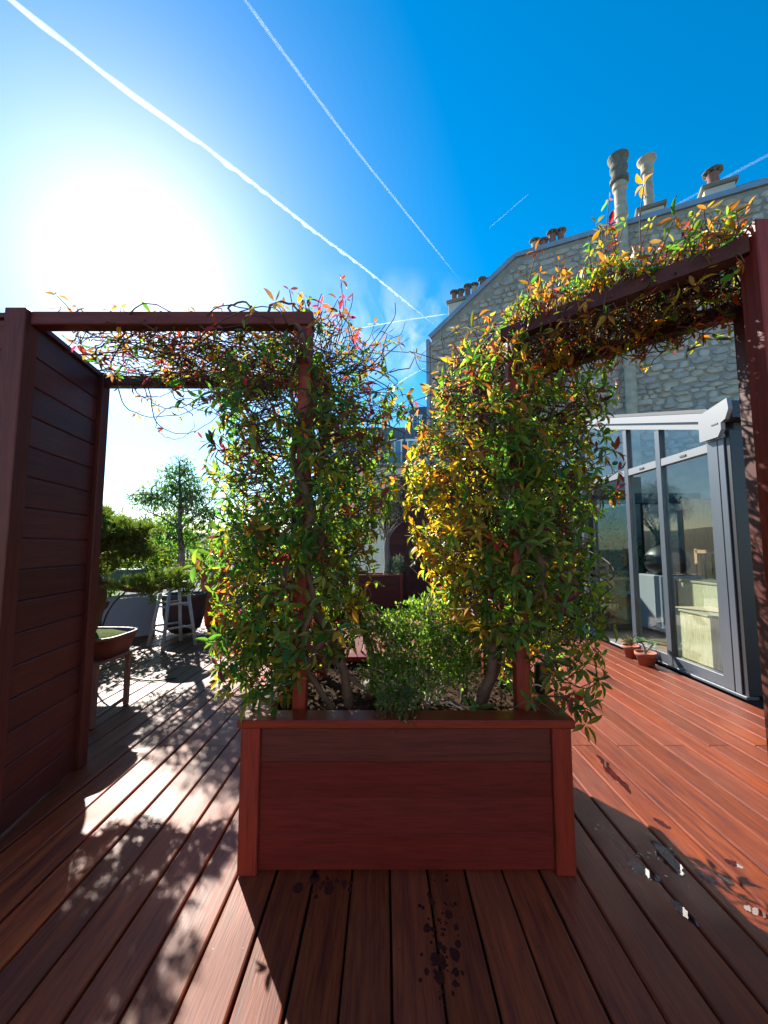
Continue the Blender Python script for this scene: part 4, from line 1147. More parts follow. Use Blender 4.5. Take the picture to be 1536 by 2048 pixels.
# rubble-stone gable with chimneys
gh = thing('stone_house', 'neighbouring house with rubble-stone gable wall and chimneys behind the conservatory', 'house', (4.649, 9.969, 0), R(-25))
prof = [(-3.62, -20), (9, -20), (9, 9.27), (-1.12, 9.27), (-3.55, 7.55)]
mb = MB(); n = len(prof)
v = [(a, 0, z) for a, z in prof] + [(a, 9, z) for a, z in prof]
mb.add(v, [tuple(range(n)), tuple(range(2 * n - 1, n - 1, -1))] + [(i, n + i, n + (i + 1) % n, (i + 1) % n) for i in range(n)])
bm_me = mb.mesh('wall', M['mortar']); bm_flip(bm_me); place('wall', bm_me, gh)
mb = MB()
for (a, b_) in (((-3.62, 7.50), (-1.12, 9.29)), ((-1.12, 9.29), (9, 9.29))):
    mb.bar((a[0], .12, a[1] + .05), (b_[0], .12, b_[1] + .05), .36, .13)
mb.build('zinc_flashing', M['zinc'], gh)
mb = MB(); mb.box(-3.72, -3.621, -.04, .3, -5, 7.5); mb.build('corner_strip', M['zinc'], gh)
def prof_z(a):
    return 9.27 if a > -1.12 else 7.55 + (a + 3.55) / 2.43 * 1.72
stones = []
z = 3.4
while z < 9.2:
    h = random.uniform(.10, .20); a = -3.6 + random.uniform(0, .1)
    while a < 6.2:
        w = random.uniform(.13, .42) * (1.1 if h > .15 else .85)
        c = (a + w / 2, z + h / 2 + random.uniform(-.03, .03))
        if c[1] + h / 2 < prof_z(a) - .06 and c[1] + h / 2 < prof_z(a + w) - .06:
            pr = []
            for k in range(9):
                t = 2 * math.pi * (k + random.uniform(-.25, .25)) / 9
                d = (abs(math.cos(t)) ** 4.5 + abs(math.sin(t)) ** 4.5) ** (-1 / 4.5) * random.uniform(.88, 1.03)
                pr.append((math.cos(t) * d * (w / 2), math.sin(t) * d * (h / 2 - .002)))
            dep = random.uniform(.02, .055); sk = (random.uniform(-.02, .02), random.uniform(-.02, .02))
            v = [(x, .01, y_) for x, y_ in pr] + [(x * .9, -dep * .75, y_ * .86) for x, y_ in pr] + [(x * .5, -dep + sk[0] * (x > 0) + sk[1] * (y_ > 0), y_ * .5) for x, y_ in pr]
            f = [(k, (k + 1) % 9, 9 + (k + 1) % 9, 9 + k) for k in range(9)] + [(9 + k, 9 + (k + 1) % 9, 18 + (k + 1) % 9, 18 + k) for k in range(9)] + [tuple(range(18, 27))]
            stones.append((c, v, f, random.choice((0, 0, 1, 1, 2))))
        a += w + random.uniform(.006, .03)
    z += h * .93
SM = [M['stone_a'], M['stone_b'], M['stone_c']]
def st_rank(s):
    (a, zz) = s[0]
    x = 4.649 + a * .906; y = 9.969 - a * .4226
    px = 768 + 800 * x / (y * .996 + (zz - 1.3) * .087); vis = 1.0 if 860 < px < 1500 else .3
    if 900 < px < 1230 and zz < 7.6: vis *= .5
    return -vis / math.hypot(x, y, zz - 1.3)
stones.sort(key=st_rank)
rest = MB()
for i, (c, v, f, mi) in enumerate(stones):
    if i < 300:
        mb = MB(); mb.add(v, f, 0, False); mb.build('stone', SM[mi], gh, (c[0], 0, c[1]))
    else:
        rest.add([(p[0] + c[0], p[1], p[2] + c[1]) for p in v], f, mi)
rest.build('stones', SM, gh)['kind'] = 'stuff'

def stack(x0, x1, y0, y1, z0, z1, pots, pot_h, pot_r, name='chimney_stack'):
    mb = MB(); mb.box(x0, x1, y0, y1, z0, z1, .01)
    s = mb.build(name, M['render'], gh)
    mb = MB(); mb.box(x0 - .06, x1 + .06, y0 - .06, y1 + .06, z1 + .001, z1 + .10, .02); mb.build('cap', M['cap_stone'], s)
    for (px_, hh, mat) in pots:
        c = (px_, (y0 + y1) / 2, z1 + .10); r = pot_r
        mb = MB(); mb.lathe([(r * 1.1, .0), (r, .05), (r * .9, hh * .72), (r * 1.05, hh * .76), (r * 1.05, hh * .8), (r * .8, hh * .8)], 12, c); mb.build('chimney_pot', M[mat], s)
        # slotted hood
        mb = MB()
        for k in range(8):
            t = 2 * math.pi * k / 8; q = Vector((c[0] + math.cos(t) * r * 1.0, c[1] + math.sin(t) * r * 1.0, c[2] + hh * .8))
            mb.bar(q, q + Vector((math.cos(t) * r * .45, math.sin(t) * r * .45, hh * .12)), r * .3)
        mb.lathe([(r * 1.6, hh * .92), (r * 1.65, hh * .96), (r * .5, hh * 1.04), (r * .1, hh * 1.10)], 8, c)
        mb.build('chimney_hood', M['lichen'], s)
stack(-3.10, -1.72, .25, .75, 6.9, 8.62, [(-2.98, .42, 'clay_pot'), (-2.78, .40, 'clay_pot'), (-2.56, .5, 'clay_pot'), (-2.36, .48, 'flue'), (-2.12, .6, 'clay_pot'), (-1.88, .52, 'clay_pot')], .5, .085)
stack(-.75, .22, .3, .8, 8.9, 9.50, [(-.62, .45, 'flue'), (-.40, .38, 'clay_pot'), (-.16, .55, 'clay_pot'), (.06, .52, 'clay_pot')], .5, .095)
stack(1.83, 2.36, .1, .55, 8.9, 9.62, [], .5, .1)
stack(3.16, 3.74, .15, .65, 8.9, 9.72, [(3.42, .5, 'clay_pot')], .5, .13)
stack(3.78, 4.2, .15, .65, 8.9, 9.45, [], .5, .13)
# tall flue pipe on the wall face, with a barrel-shaped cowl
mb = MB(); mb.lathe([(.125, 3.0), (.125, 5.55), (.15, 5.58), (.15, 5.66), (.125, 5.68), (.125, 9.35), (.15, 9.38), (.15, 9.62), (.13, 9.66), (.13, 10.1), (.165, 10.15), (.165, 10.25), (.14, 10.3)], 24, (1.42, -.19, 0), 0, False)
fp = mb.build('flue_pipe', M['flue'], gh)
mb = MB(); mb.lathe([(.15, 10.30), (.21, 10.33), (.21, 10.42), (.165, 10.46), (.17, 10.60), (.20, 10.66), (.20, 10.72), (.17, 10.74), (.18, 10.82), (.235, 10.96), (.24, 11.0), (.15, 11.0), (.12, 10.85)], 24, (1.42, -.19, 0), 0, False); mb.build('cowl', M['lichen'], fp)
mb = MB(); mb.lathe([(.13, 9.72), (.13, 9.80), (.105, 9.84), (.105, 10.05), (.12, 10.08), (.105, 10.12), (.10, 10.72), (.105, 10.74), (.14, 10.76), (.14, 10.80), (.13, 10.82), (.14, 10.98), (.21, 11.08), (.215, 11.12), (.14, 11.12), (.12, 11.0)], 20, (2.10, .32, 0), 0, False); mb.build('flue_pipe', M['flue'], gh)

# ================================================================== CONSERVATORY
cs = thing('conservatory', 'grey aluminium glazed conservatory with sloping roof on the right', 'conservatory')
X0 = 3.10; YF, YB = 3.58, 8.30; XR = 6.6
def roof_z(y): return 2.42 + (y - 3.50) * .30
ts = .07
def frame(x0, x1, y0, y1, z0, z1, mat='alu', name='frame_post'):
    mb = MB(); mb.box(x0, x1, y0, y1, z0, z1, .004); return mb.build(name, M[mat], cs)
# corner post: two profiles side by side, black return on the front
frame(X0 - .005, X0 + .10, YF + .07, YF + .19, .03, 2.30, 'alu')
frame(X0 - .002, X0 + .10, YF + .001, YF + .068, .03, 2.30, 'alu')
frame(X0 + .012, X0 + .22, YF - .05, YF - .001, .03, 2.36, 'black_metal')
# side uprights
ups = [(4.42, 4.50), (5.02, 5.10), (6.20, 6.28), (7.2, 7.28), (8.22, 8.30)]
for (a, b_) in ups:
    frame(X0, X0 + .07, a, b_, .03, roof_z(a) - .075)
# sill along the deck, door threshold
mb = MB(); mb.box(X0 - .02, X0 + .09, YF - .06, 5.10, .002, .029, .004); mb.build('sill', M['alu'], cs)
mb = MB(); mb.box(X0 - .02, X0 + .09, 5.101, YB, .002, .022, .004); mb.build('threshold', M['alu_light'], cs)
mb = MB(); mb.box(X0 + .005, X0 + .065, YF + .19, 4.42, .03, .13, .004); mb.build('bottom_rail', M['alu'], cs)
mb = MB(); mb.box(X0 + .005, X0 + .065, 4.50, 5.02, .03, .13, .004); mb.build('bottom_rail', M['alu'], cs)
# transoms with small vents
TZ = 2.20
for (a, b_) in ((YF + .19, 4.42), (4.50, 5.02), (5.10, 6.20), (6.28, 7.2), (7.28, 8.22)):
    mb = MB(); mb.box(X0 + .003, X0 + .067, a, b_, TZ, TZ + .085, .004); t_ = mb.build('transom', M['alu_light'], cs)
    mb = MB(); mb.box(X0 - .004, X0 + .004, (a + b_) / 2 - .05, (a + b_) / 2 + .03, TZ + .03, TZ + .05); mb.build('vent', M['black'], t_)
# sloping verge trim of two profiles, dark cap above it
def sl(x0, x1, y0, y1, dz0, dz1, mat, name):
    mb = MB(); v = [(x, y, roof_z(y) + d) for y in (y0, y1) for d in (dz0, dz1) for x in (x0, x1)]
    mb.add(v, [(0, 1, 3, 2), (4, 6, 7, 5), (0, 4, 5, 1), (2, 3, 7, 6), (0, 2, 6, 4), (1, 5, 7, 3)])
    me = mb.mesh(name, M[mat]); bm_flip(me); return place(name, me, cs)
sl(X0 - .01, X0 + .08, YF + .19, YB, -.075, .0, 'alu_light', 'verge_trim')
sl(X0 - .045, X0 + .10, YF + .10, YB + .1, .002, .085, 'alu_light', 'verge_trim')
sl(X0 - .05, X0 + .10, YF + .10, YB + .1, .088, .125, 'black_metal', 'verge_cap')
# gutter end plate: stepped profile
ep = [(YF + .20, 2.30), (YF + .20, 2.56), (YF - .13, 2.62), (YF - .14, 2.52), (YF - .10, 2.44), (YF - .05, 2.42), (YF - .05, 2.36), (YF - .01, 2.30)]
mb = MB(); n = len(ep)
mb.add([(X0 - .06, y, z) for y, z in ep] + [(X0 - .02, y, z) for y, z in ep], [tuple(range(n)), tuple(range(2 * n - 1, n - 1, -1))] + [(i, (i + 1) % n, n + (i + 1) % n, n + i) for i in range(n)])
me = mb.mesh('gutter_end_plate', M['alu_light']); bm_flip(me); ep_o = place('gutter_end_plate', me, cs)
mb = MB(); mb.box(X0 - .064, X0 - .059, YF - .02, YF + .05, 2.415, 2.428); mb.build('drain_slot', M['black'], ep_o)
mb = MB(); mb.box(X0 - .019, XR, YF - .13, YF + .0, 2.44, 2.60, .006); mb.build('gutter', M['black_metal'], cs)
mb = MB(); mb.box(X0 + .10, XR, YF + .001, YF + .12, 2.36, 2.56, .006); mb.build('eave_beam', M['black_metal'], cs)
# front face uprights and panes
mb = MB(); mb.box(X0 + .221, XR, YF - .05, YF + .05, .03, .16, .004); mb.build('bottom_rail', M['black_metal'], cs)
for x in (4.6, 5.6, 6.5):
    frame(x, x + .08, YF - .045, YF + .045, .161, 2.359, 'black_metal')
gl = lambda v, f: None
def pane(v, name='pane'):
    """thin slab of glass from four corners"""
    a, b_, c, d = [Vector(q) for q in v]; nn = (b_ - a).cross(d - a).normalized() * .003
    mb = MB(); mb.add([p - nn for p in (a, b_, c, d)] + [p + nn for p in (a, b_, c, d)], [(3, 2, 1, 0), (4, 5, 6, 7), (0, 1, 5, 4), (1, 2, 6, 5), (2, 3, 7, 6), (3, 0, 4, 7)])
    return mb.build(name, M['opal' if name == 'roof_pane' else 'glass'], cs)
gx = X0 + .035
for (a, b_) in ((YF + .19, 4.42), (4.50, 5.02)):
    pane([(gx, a, .13), (gx, b_, .13), (gx, b_, TZ), (gx, a, TZ)])
for (a, b_) in ((6.28, 7.2), (7.28, 8.22)):
    pane([(gx, a, .03), (gx, b_, .03), (gx, b_, TZ), (gx, a, TZ)])
for (a, b_) in ((YF + .19, 4.42), (4.50, 5.02), (5.10, 6.20), (6.28, 7.2), (7.28, 8.22)):
    pane([(gx, a, TZ + .085), (gx, b_, TZ + .085), (gx, b_, roof_z(b_) - .075), (gx, a, roof_z(a) - .075)])
for (a, b_) in ((X0 + .22, 4.6), (4.68, 5.6), (5.68, 6.5)):
    pane([(a, YF, .16), (b_, YF, .16), (b_, YF, 2.36), (a, YF, 2.36)])
# roof: rafters and glass
for k, x in enumerate((3.75, 4.45, 5.15, 5.85, 6.52)):
    mb = MB(); mb.bar((x, YF + .12, roof_z(YF + .12) - .03), (x, YB, roof_z(YB) - .03), .06, .09); mb.build('rafter', M['alu_light'], cs)
xs = [X0 + .10, 3.72, 3.78, 4.42, 4.48, 5.12, 5.18, 5.82, 5.88, 6.49]
for i in range(0, 10, 2):
    pane([(xs[i], YF + .12, roof_z(YF + .12)), (xs[i + 1], YF + .12, roof_z(YF + .12)), (xs[i + 1], YB, roof_z(YB)), (xs[i], YB, roof_z(YB))], 'roof_pane')
# back and far side
for x in (3.2, 4.25, 5.4, 6.5):
    frame(x, x + .12, YB, YB + .10, .02, 2.2, 'black_metal')
mb = MB(); mb.box(X0 + .1, XR, YB - .02, YB + .12, 2.201, 2.42, .004); mb.build('back_beam', M['black_metal'], cs)
for (a, b_) in ((3.32, 4.25), (4.37, 5.4), (5.52, 6.5)):
    pane([(a, YB + .05, .02), (b_, YB + .05, .02), (b_, YB + .05, 2.2), (a, YB + .05, 2.2)])
mb = MB(); mb.box(XR, XR + .12, YF - .04, YB + .1, .012, roof_z(YF), .004); mb.build('side_wall', M['render'], cs)
# folded open door leaf inside
mb = MB(); mb.box(3.30, 3.34, 6.24, 6.30, .03, 2.19, .003); mb.box(3.86, 3.90, 6.24, 6.30, .03, 2.19, .003); mb.box(3.341, 3.859, 6.245, 6.295, .03, .12); mb.box(3.341, 3.859, 6.245, 6.295, 2.1, 2.19)
mb.build('door_frame', M['black_metal'], cs)
pane([(3.34, 6.27, .12), (3.86, 6.27, .12), (3.86, 6.27, 2.1), (3.34, 6.27, 2.1)], 'door_pane')

fb = MB(); fb.box(X0 + .09, XR, YF + .06, YB, .0, .012)
tag(fb.build('conservatory_floor', M['floor_wood']), kind='structure')

# things inside
cab = thing('cabinet', 'low pale yellow wooden cabinet close behind the conservatory glass', 'cabinet', (3.36, 4.0, .013))
mb = MB(); mb.box(0, .5, 0, .82, .05, .56, .006); mb.build('body', M['pale_wood'], cab)
mb = MB(); mb.box(-.01, .51, -.01, .83, .561, .585, .004); mb.build('top', M['pale_wood'], cab)
mb = MB(); mb.box(.03, .47, .03, .79, 0, .049); mb.build('plinth', M['brown_wood'], cab)
cb2 = thing('bench_cabinet', 'pale wood bench cabinet with two round finger holes inside the conservatory', 'cabinet', (4.2, 4.55, .013))
mb = MB(); mb.box(0, .5, 0, 1.25, .02, .80, .006); mb.build('body', M['pale_wood'], cb2)
mb = MB(); mb.box(-.012, .512, -.012, 1.262, .801, .83, .004); mb.build('top', M['pale_wood'], cb2)
for y in (.32, .52):
    mb = MB(); mb.tube([(-.004, y, .58), (.0, y, .58)], .028, 14); mb.build('finger_hole', M['black'], cb2)
rl = thing('railing', 'brown wooden railing with dark bars above the bench cabinet', 'railing', (4.75, 4.6, .013))
mb = MB(); mb.bar((0, 0, 1.22), (0, 1.5, 1.22), .05); mb.build('handrail', M['brown_wood'], rl)
mb = MB(); mb.bar((0, 0, .8), (0, 1.5, .8), .05); mb.build('bottom_rail', M['brown_wood'], rl)
for k in range(10):
    mb = MB(); mb.bar((0, .1 + .14 * k, .825), (0, .1 + .14 * k, 1.195), .022); mb.build('baluster', M['black'], rl)
for y in (0, 1.5):
    mb = MB(); mb.bar((0, y, .002), (0, y, 1.26), .05); mb.build('newel', M['brown_wood'], rl)
mb = MB(); mb.box(4.95, 6.5, 6.6, 6.64, .013, 2.1, .004)
tag(mb.build('partition', M['brown_wood']), 'tall brown wooden partition panel inside the conservatory', 'panel')
ch = thing('wooden_chair', 'honey-coloured wooden armchair with curved arms inside the open conservatory door', 'chair', (4.30, 7.75, .013), R(20))
for (x, y) in ((-.27, -.25), (.27, -.25), (-.27, .25), (.27, .25)):
    mb = MB(); mb.box(x - .025, x + .025, y - .025, y + .025, 0, .62 if y < 0 else .95, .004); mb.build('leg', M['pine_wood'], ch)
mb = MB(); mb.box(-.3, .3, -.28, .28, .40, .45, .006); mb.build('seat', M['pine_wood'], ch)
mb = MB(); mb.box(-.245, .245, -.262, -.235, .18, .398, .004); mb.build('front_panel', M['pine_wood'], ch)
for s in (-1, 1):
    mb = MB(); mb.tube(smooth_path([(.27 * s, -.30, .52), (.27 * s, -.31, .63), (.27 * s, -.2, .68), (.27 * s, .05, .66), (.27 * s, .24, .72)], 5), .035, 8); mb.build('armrest', M['pine_wood'], ch)
for z in (.62, .76, .9):
    mb = MB(); mb.box(-.245, .245, .235, .265, z, z + .07, .004); mb.build('back_slat', M['pine_wood'], ch)
# cloth thrown over the arm
mb = MB(); v, f = [], []
for j in range(13):
    for i in range(13):
        u_, w_ = i / 12 - .5, j / 12 - .5
        v.append((4.18 + u_ * .46 + .03 * math.sin(j), 7.42 + w_ * .34, .545 + .035 * math.sin(i * 1.3 + j * .7) + .03 * math.cos(j * 1.1) - .45 * max(0, -w_ - .15)))
for j in range(12):
    for i in range(12): a = j * 13 + i; f.append((a, a + 1, a + 14, a + 13))
mb.add(v, f, 0, True); clo = tag(mb.build('green_cloth', M['green_cloth']), 'crumpled dark green cloth draped on the wooden armchair', 'cloth')
sol = clo.modifiers.new('thick', 'SOLIDIFY'); sol.thickness = .012
bt_ = thing('bottle', 'white plastic bottle standing on the wooden armchair', 'bottle', (4.02, 7.52, .465))
mb = MB(); mb.lathe([(.05, 0), (.055, .02), (.055, .2), (.025, .25), (.025, .28)], 14); mb.build('bottle_body', M['white_plastic'], bt_)
mb = MB(); mb.lathe([(.03, .281), (.03, .31)], 12); mb.build('cap', M['green_plastic'], bt_)
gp = thing('glazed_pot', 'brown glazed pot with a cream band of dark characters inside the conservatory door', 'pot', (3.80, 7.0, .013))
mb = MB(); mb.lathe([(.17, .0), (.2, .02), (.2, .05), (.12, .06), (.12, .09), (.17, .11), (.2, .28), (.225, .42), (.25, .44), (.25, .48), (.21, .48), (.19, .42), (.01, .42)], 24); mb.build('pot_body', M['brown_glaze'], gp)
mb = MB(); mb.lathe([(.1935, .22), (.213, .34)], 24); mb.build('cream_band', M['cream'], gp)
mb = MB()
for k in range(9):
    for row in (.25, .31):
        t = math.pi * (.95 + .14 * k) ; r_ = .206 + (row - .25) * .16
        for q in range(3):
            tt = t + random.uniform(-.04, .04); z_ = row + random.uniform(-.018, .018)
            if q == 0: mb.bar((math.cos(tt) * r_, math.sin(tt) * r_, z_ - .016), (math.cos(tt) * r_, math.sin(tt) * r_, z_ + .016), .007)
            else: mb.bar((math.cos(tt - .06) * r_, math.sin(tt - .06) * r_, z_), (math.cos(tt + .06) * r_, math.sin(tt + .06) * r_, z_ + random.uniform(-.01, .01)), .007)
mb.build('lettering', M['pot_text'], gp)
kg = thing('kettle_grill', 'black domed kettle grill on a cart inside the conservatory', 'grill', (4.35, 6.2, .013))
mb = MB(); mb.box(-.3, .3, -.35, .35, .05, .86, .01); mb.build('cart', M['grey_trough'], kg)
mb = MB(); mb.lathe([(.02, .861), (.18, .87), (.27, .95), (.30, 1.03), (.30, 1.05), (.28, 1.16), (.2, 1.26), (.08, 1.31), (.01, 1.315)], 24); mb.build('lid', M['black'], kg)
mb = MB(); mb.tube([(-.06, 0, 1.31), (-.05, 0, 1.36), (.05, 0, 1.36), (.06, 0, 1.31)], .01, 6); mb.build('handle', M['alu'], kg)
bx_ = thing('storage_box', 'grey storage box with pale side on the conservatory floor', 'box', (4.75, 7.3, .013))
mb = MB(); mb.box(-.3, .3, -.3, .3, 0, .42, .008); mb.build('box_body', M['pale_wood'], bx_)
mb = MB(); mb.box(-.32, .32, -.32, .32, .421, .46, .008); mb.build('lid', M['grey_trough'], bx_)
lp = thing('wall_lamp', 'lit white lamp glowing behind the front glass near the right screen', 'lamp', (4.02, 4.2, 2.20))
mb = MB(); mb.box(-.06, .06, -.05, .05, -.08, .08, .01); mb.build('lamp_shade', M['lamp'], lp)
mb = MB(); mb.box(-.02, .02, -.02, .02, .081, .62, .003); mb.build('hanger', M['black_metal'], lp)
bush('hedge_shrub', 'bright green hedge shrub outside the back glass of the conservatory', (4.7, 8.75, 0), [(0, 0, .9, .5, .25, .6), (-.7, 0, .8, .5, .25, .6), (.7, 0, 1.0, .5, .25, .6), (.2, 0, 1.7, .5, .25, .45), (-.6, 0, 1.6, .5, .25, .5), (1.3, 0, 1.3, .5, .25, .7)], 3800, .085, ['fresh_leaf', 'tree_leaf'], [.55, .45])

# two potted succulents on the deck by the glass
p1 = thing('potted_succulent', 'spiky aloe in a small terracotta pot against the conservatory frame', 'potted plant', (2.93, 4.86, .001))
mb = MB(); mb.lathe([(.065, 0), (.085, .10), (.098, .105), (.10, .14), (.088, .14), (.085, .12), (.01, .12)], 20); mb.build('pot', M['terracotta'], p1)
k_ = 17; a_ = rng.uniform(0, 6.28, k_); D = np.stack([np.cos(a_), np.sin(a_), rng.uniform(.5, 2.2, k_)], 1)
for q in range(k_):
    me = leaf_mesh('leaf', np.array([[0, 0, .125]]), D[q:q + 1], np.array([[0, 0, 1.]]) - D[q:q + 1] * .3, [random.uniform(.14, .2)], [.026], [M['aloe']], [0]); place('leaf', me, p1)
p2 = thing('potted_succulent', 'round-leaved succulent in a wide terracotta pot in front of the aloe', 'potted plant', (2.90, 4.55, .001))
mb = MB(); mb.lathe([(.075, 0), (.098, .10), (.11, .105), (.112, .14), (.10, .14), (.095, .12), (.01, .12)], 20); mb.build('pot', M['terracotta'], p2)
mb = MB(); mb.tube([(0, 0, .11), (-.01, 0, .18), (-.04, 0, .25)], [.014, .011, .008], 7); mb.tube([(0, 0, .14), (.05, 0, .19), (.09, .0, .22)], [.010, .008, .006], 7); mb.build('stem', M['grey_bark'], p2)
for (c, r_) in (((-.04, 0, .25), .085), ((.09, 0, .22), .07)):
    for q in range(9):
        t = 2 * math.pi * q / 9 + random.uniform(-.2, .2); d = np.array([[math.cos(t), math.sin(t), random.uniform(.1, .9)]])
        me = leaf_mesh('leaf', np.array([c]), d, np.array([[0, 0, 1.]]), [r_], [r_ * .7], [M['succulent']], [0]); place('leaf', me, p2)

# ================================================================== WATER ON THE DECK
def blob_mesh(name, outline, z, h, mat):
    """flat drop with a rounded rim"""
    n = len(outline); c = np.mean(outline, axis=0); v = []
    for s, zz in ((1.0, z), (.97, z + h * .8), (.93, z + h)):
        v += [(c[0] + (x - c[0]) * s, c[1] + (y - c[1]) * s, zz) for x, y in outline]
    f = []
    for r_ in range(2):
        for k in range(n):
            a = r_ * n + k; b_ = r_ * n + (k + 1) % n; f.append((a, b_, b_ + n, a + n))
    f.append(tuple(2 * n + k for k in range(n)))
    mb = MB(); mb.add(v, f, 0, False); return mb.build(name, mat)
def streak(p, q, w, seed, n=22):
    p, q = np.array(p), np.array(q); d = q - p; ln = np.linalg.norm(d); d = d / ln; s = np.array([-d[1], d[0]]); L_, R_ = [], []
    for i in range(n):
        t = i / (n - 1); c = p + d * ln * t + s * .25 * w * noise.noise((t * 3, seed, 0)) * 2
        e = math.sin(math.pi * min(1, max(0.0, t))) ** .5
        a = w * e * (.55 + .9 * abs(noise.noise((t * 7, seed, 5))) + .3 * noise.noise((t * 19, seed, 3)))
        b_ = w * e * (.55 + .9 * abs(noise.noise((t * 7, seed + 9, 5))) + .3 * noise.noise((t * 19, seed + 4, 3)))
        L_.append(c + s * (a + .001)); R_.append(c - s * (b_ + .001))
    return [tuple(x) for x in R_] + [tuple(x) for x in L_[::-1]]
pud = [((1.335, 2.64), (1.30, 2.23), .020, 'long bright puddle streak on the sunlit deck right of the planter'),
       ((1.20, 1.90), (1.195, 1.70), .026, 'largest dark puddle on the deck at the edge of the shade'),
       ((1.02, 1.79), (1.07, 1.67), .020, 'small puddle left of the largest dark puddle'),
       ((1.06, 1.60), (1.085, 1.49), .014, 'thin tailed puddle nearest the camera on the right boards'),
       ((1.26, 1.745), (1.29, 1.665), .012, 'narrow puddle right of the largest dark puddle'),
       ((1.33, 1.72), (1.345, 1.66), .010, 'slim puddle just inside the sunlit boards'),
       ((1.30, 1.57), (1.36, 1.53), .014, 'dark puddle at the right picture edge'),
       ((1.42, 1.79), (1.46, 1.74), .012, 'small puddle on the orange sunlit boards at the right edge'),
       ((1.30, 2.05), (1.325, 1.97), .012, 'small puddle on sunlit boards near the shadow line')]
for i, (a, b_, w, lab) in enumerate(pud):
    tag(blob_mesh('puddle', streak(a, b_, w * 1.7, i * 3.7 + 1), .0006, .0011, M['water']), lab, 'puddle')
dr = MB()
def drop(mb, x, y, r, seed, z=.0004, h=.0015):
    n = 10; v = [(x, y, z + h)] + [(x + math.cos(6.283 * k / n) * r * (1 + .4 * noise.noise((k * .9, seed, 0))), y + math.sin(6.283 * k / n) * r * 1.3 * (1 + .4 * noise.noise((k * .9, seed, 4))), z) for k in range(n)]
    mb.add(v, [(0, 1 + k, 1 + (k + 1) % n) for k in range(n)], 0, True)
for k in range(60):
    t = random.random(); drop(dr, 1.02 + random.gauss(0, .045) + .25 * t * (k % 2), 1.98 - .3 * t + random.gauss(0, .05), random.uniform(.002, .009), k)
o = tag(dr.build('water_drops', M['water']), 'scattered water drops on the shaded boards right of the planter', 'water', kind='stuff')
dr = MB()
for k in range(120):
    t = random.random() ** .8; drop(dr, .215 + random.gauss(0, .03) - .03 * t, 1.68 - .42 * t + random.gauss(0, .02), min(.016, random.lognormvariate(-5.6, .7)), k, .0003, .0006)
for k in range(26):
    drop(dr, random.uniform(-.33, -.12), 1.67 + random.gauss(0, .018), min(.02, random.lognormvariate(-5.1, .7)), k + 200, .0003, .0006)
o = tag(dr.build('wet_spots', M['wet']), 'dark wet spots on the shaded boards in front of the planter', 'water', kind='stuff')

# ================================================================== CONTRAILS
def contrail(label, pts, w0, w1, dens, lump=.5, seed=0.0, side=1):
    path = smooth_path([Vector(p) for p in pts], 90); n = len(path); mb = MB(); v, f = [], []
    S = 14
    for i, p in enumerate(path):
        d = (path[min(i + 1, n - 1)] - path[max(i - 1, 0)]).normalized(); a = d.cross(Vector((0, 0, 1))).normalized(); u = Vector((0, 0, 1))
        t = i / (n - 1); w = w0 + (w1 - w0) * t
        q = p.length
        for k in range(S):
            th = 2 * math.pi * k / S
            puff = max(0, noise.noise((q * .022, seed, 0)) + .25) * max(0, .3 + .9 * math.cos(th) * side)
            r_ = w * (1 + lump * .35 * noise.noise((q * .006, seed, 0)) + lump * 2.0 * puff + lump * .5 * noise.noise((q * .05, seed + 3, th)))
            r_ *= min(1, .15 + 8 * min(t, 1 - t))
            v.append(p + a * math.cos(th) * r_ + u * math.sin(th) * r_ * .6)
    for i in range(n - 1):
        for k in range(S):
            x = i * S + k; y = i * S + (k + 1) % S; f.append((x, y, y + S, x + S))
    f.append(tuple(range(S - 1, -1, -1))); f.append(tuple((n - 1) * S + k for k in range(S)))
    mb.add(v, f, 0, True); o = mb.build('contrail', ice(dens))
    bm_flip(o.data)
    tag(o, label, 'contrail')
contrail('broad puffy white contrail running diagonally from the top left corner', [(-2150, 1800, 3000), (-1793, 2273, 3000), (-1320, 2783, 3000), (-618, 3613, 3000), (-154, 4143, 3000), (734, 5246, 3000)], 19, 10, .016, .9, 1.0, -1)
contrail('long thin contrail descending from the top centre to the chimneys', [(-860, 1800, 3000), (-536, 2299, 3000), (-184, 2822, 3000), (141, 3273, 3000), (857, 4266, 3000)], 11, 9, .008, .12, 4.0)
contrail('short bright contrail crossing low above the left vine', [(-560, 5340, 3000), (200, 5090, 3000), (851, 4916, 3000)], 10, 10, .03, .2, 7.0)
contrail('faint low contrail between the two vines', [(100, 7390, 3000), (440, 6830, 3000), (726, 6437, 3000)], 16, 12, .012, .4, 9.0)
contrail('faint short contrail in the blue above the chimney pots', [(985, 3540, 3000), (1240, 3149, 3000)], 5, 5, .010, .2, 12.0)
contrail('faint wide contrail at the right behind the chimneys', [(2500, 3360, 3000), (2950, 2822, 3000), (3300, 2500, 3000)], 14, 16, .004, .3, 15.0)

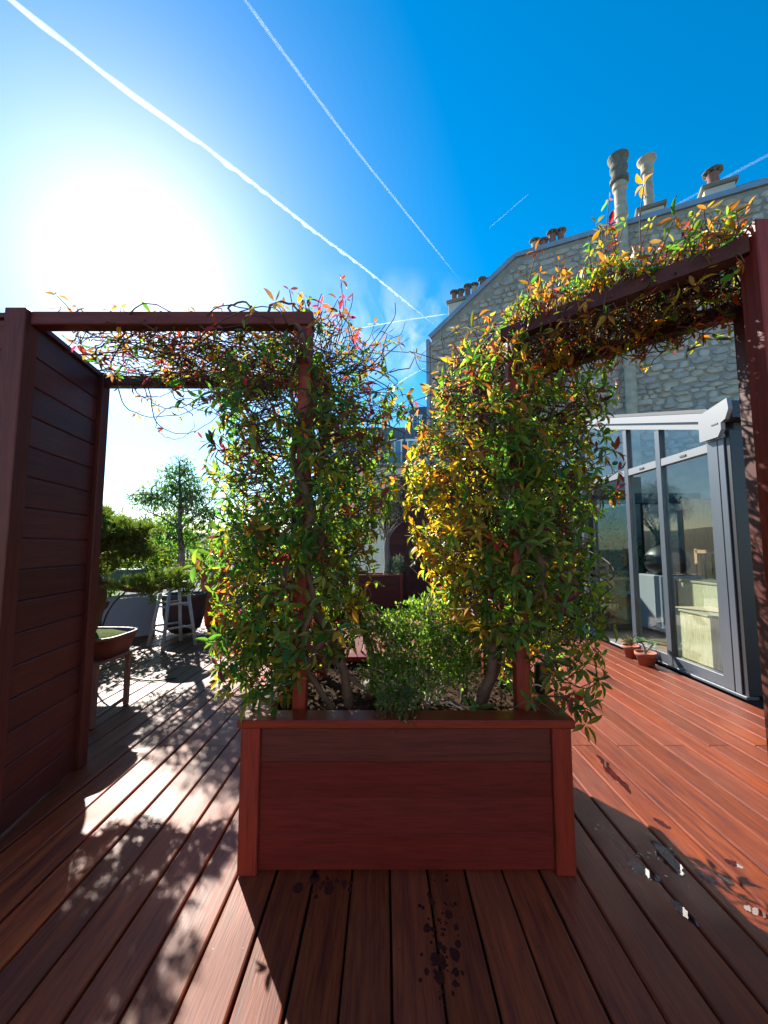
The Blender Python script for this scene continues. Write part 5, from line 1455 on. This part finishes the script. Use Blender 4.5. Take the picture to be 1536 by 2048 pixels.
# thin veil of cirrus right of the sun
m, nt, b = new_mat('cirrus_veil'); N, L = nt.nodes, nt.links
b.inputs['Base Color'].default_value = (0.9, 0.9, 0.9, 1); b.inputs['Roughness'].default_value = 1; b.inputs['Specular IOR Level'].default_value = 0
tl = N.new('ShaderNodeBsdfTranslucent'); tl.inputs[0].default_value = (0.95, 0.95, 0.95, 1)
m1 = N.new('ShaderNodeMixShader'); m1.inputs[0].default_value = .6; L.new(b.outputs[0], m1.inputs[1]); L.new(tl.outputs[0], m1.inputs[2])
tp = N.new('ShaderNodeBsdfTransparent'); m2 = N.new('ShaderNodeMixShader')
tc = N.new('ShaderNodeTexCoord'); mp = N.new('ShaderNodeMapping'); mp.inputs['Scale'].default_value = (.0011, .0004, .001); mp.inputs['Rotation'].default_value = (0, 0, R(28))
no = N.new('ShaderNodeTexNoise'); no.inputs['Scale'].default_value = 2.2; no.inputs['Detail'].default_value = 7; no.inputs['Distortion'].default_value = .8
gr = N.new('ShaderNodeTexGradient'); gr.gradient_type = 'SPHERICAL'
mg = N.new('ShaderNodeMapping'); mg.inputs['Scale'].default_value = (2, 2, 0); mg.inputs['Location'].default_value = (-1, -1, 0)
L.new(tc.outputs['Generated'], mg.inputs['Vector']); L.new(mg.outputs[0], gr.inputs['Vector'])
L.new(tc.outputs['Object'], mp.inputs['Vector']); L.new(mp.outputs[0], no.inputs['Vector'])
mr = N.new('ShaderNodeMapRange'); mr.inputs[1].default_value = .40; mr.inputs[2].default_value = .68; mr.inputs[4].default_value = .6
L.new(no.outputs['Fac'], mr.inputs[0]); mm = N.new('ShaderNodeMath'); mm.operation = 'MULTIPLY'
L.new(mr.outputs[0], mm.inputs[0]); L.new(gr.outputs['Color'], mm.inputs[1])
L.new(mm.outputs[0], m2.inputs[0]); L.new(tp.outputs[0], m2.inputs[1]); L.new(m1.outputs[0], m2.inputs[2])
L.new(m2.outputs[0], N['Material Output'].inputs['Surface'])
mb = MB(); v, f = [], []; G_ = 36
for j in range(G_):
    for i in range(G_):
        x = -2400 + 4400 * i / (G_ - 1); y = 4150 + 3600 * j / (G_ - 1)
        v.append((x, y, 3150 + 60 * noise.noise((x * .002, y * .002, 0)) + 25 * noise.noise((x * .008, y * .008, 3))))
for j in range(G_ - 1):
    for i in range(G_ - 1):
        a = j * G_ + i; f.append((a, a + 1, a + G_ + 1, a + G_))
mb.add(v, f, 0, True)
tag(mb.build('cirrus_cloud', m), 'thin wispy white cirrus veil low in the sky between the sun glow and the chimneys', 'cloud')
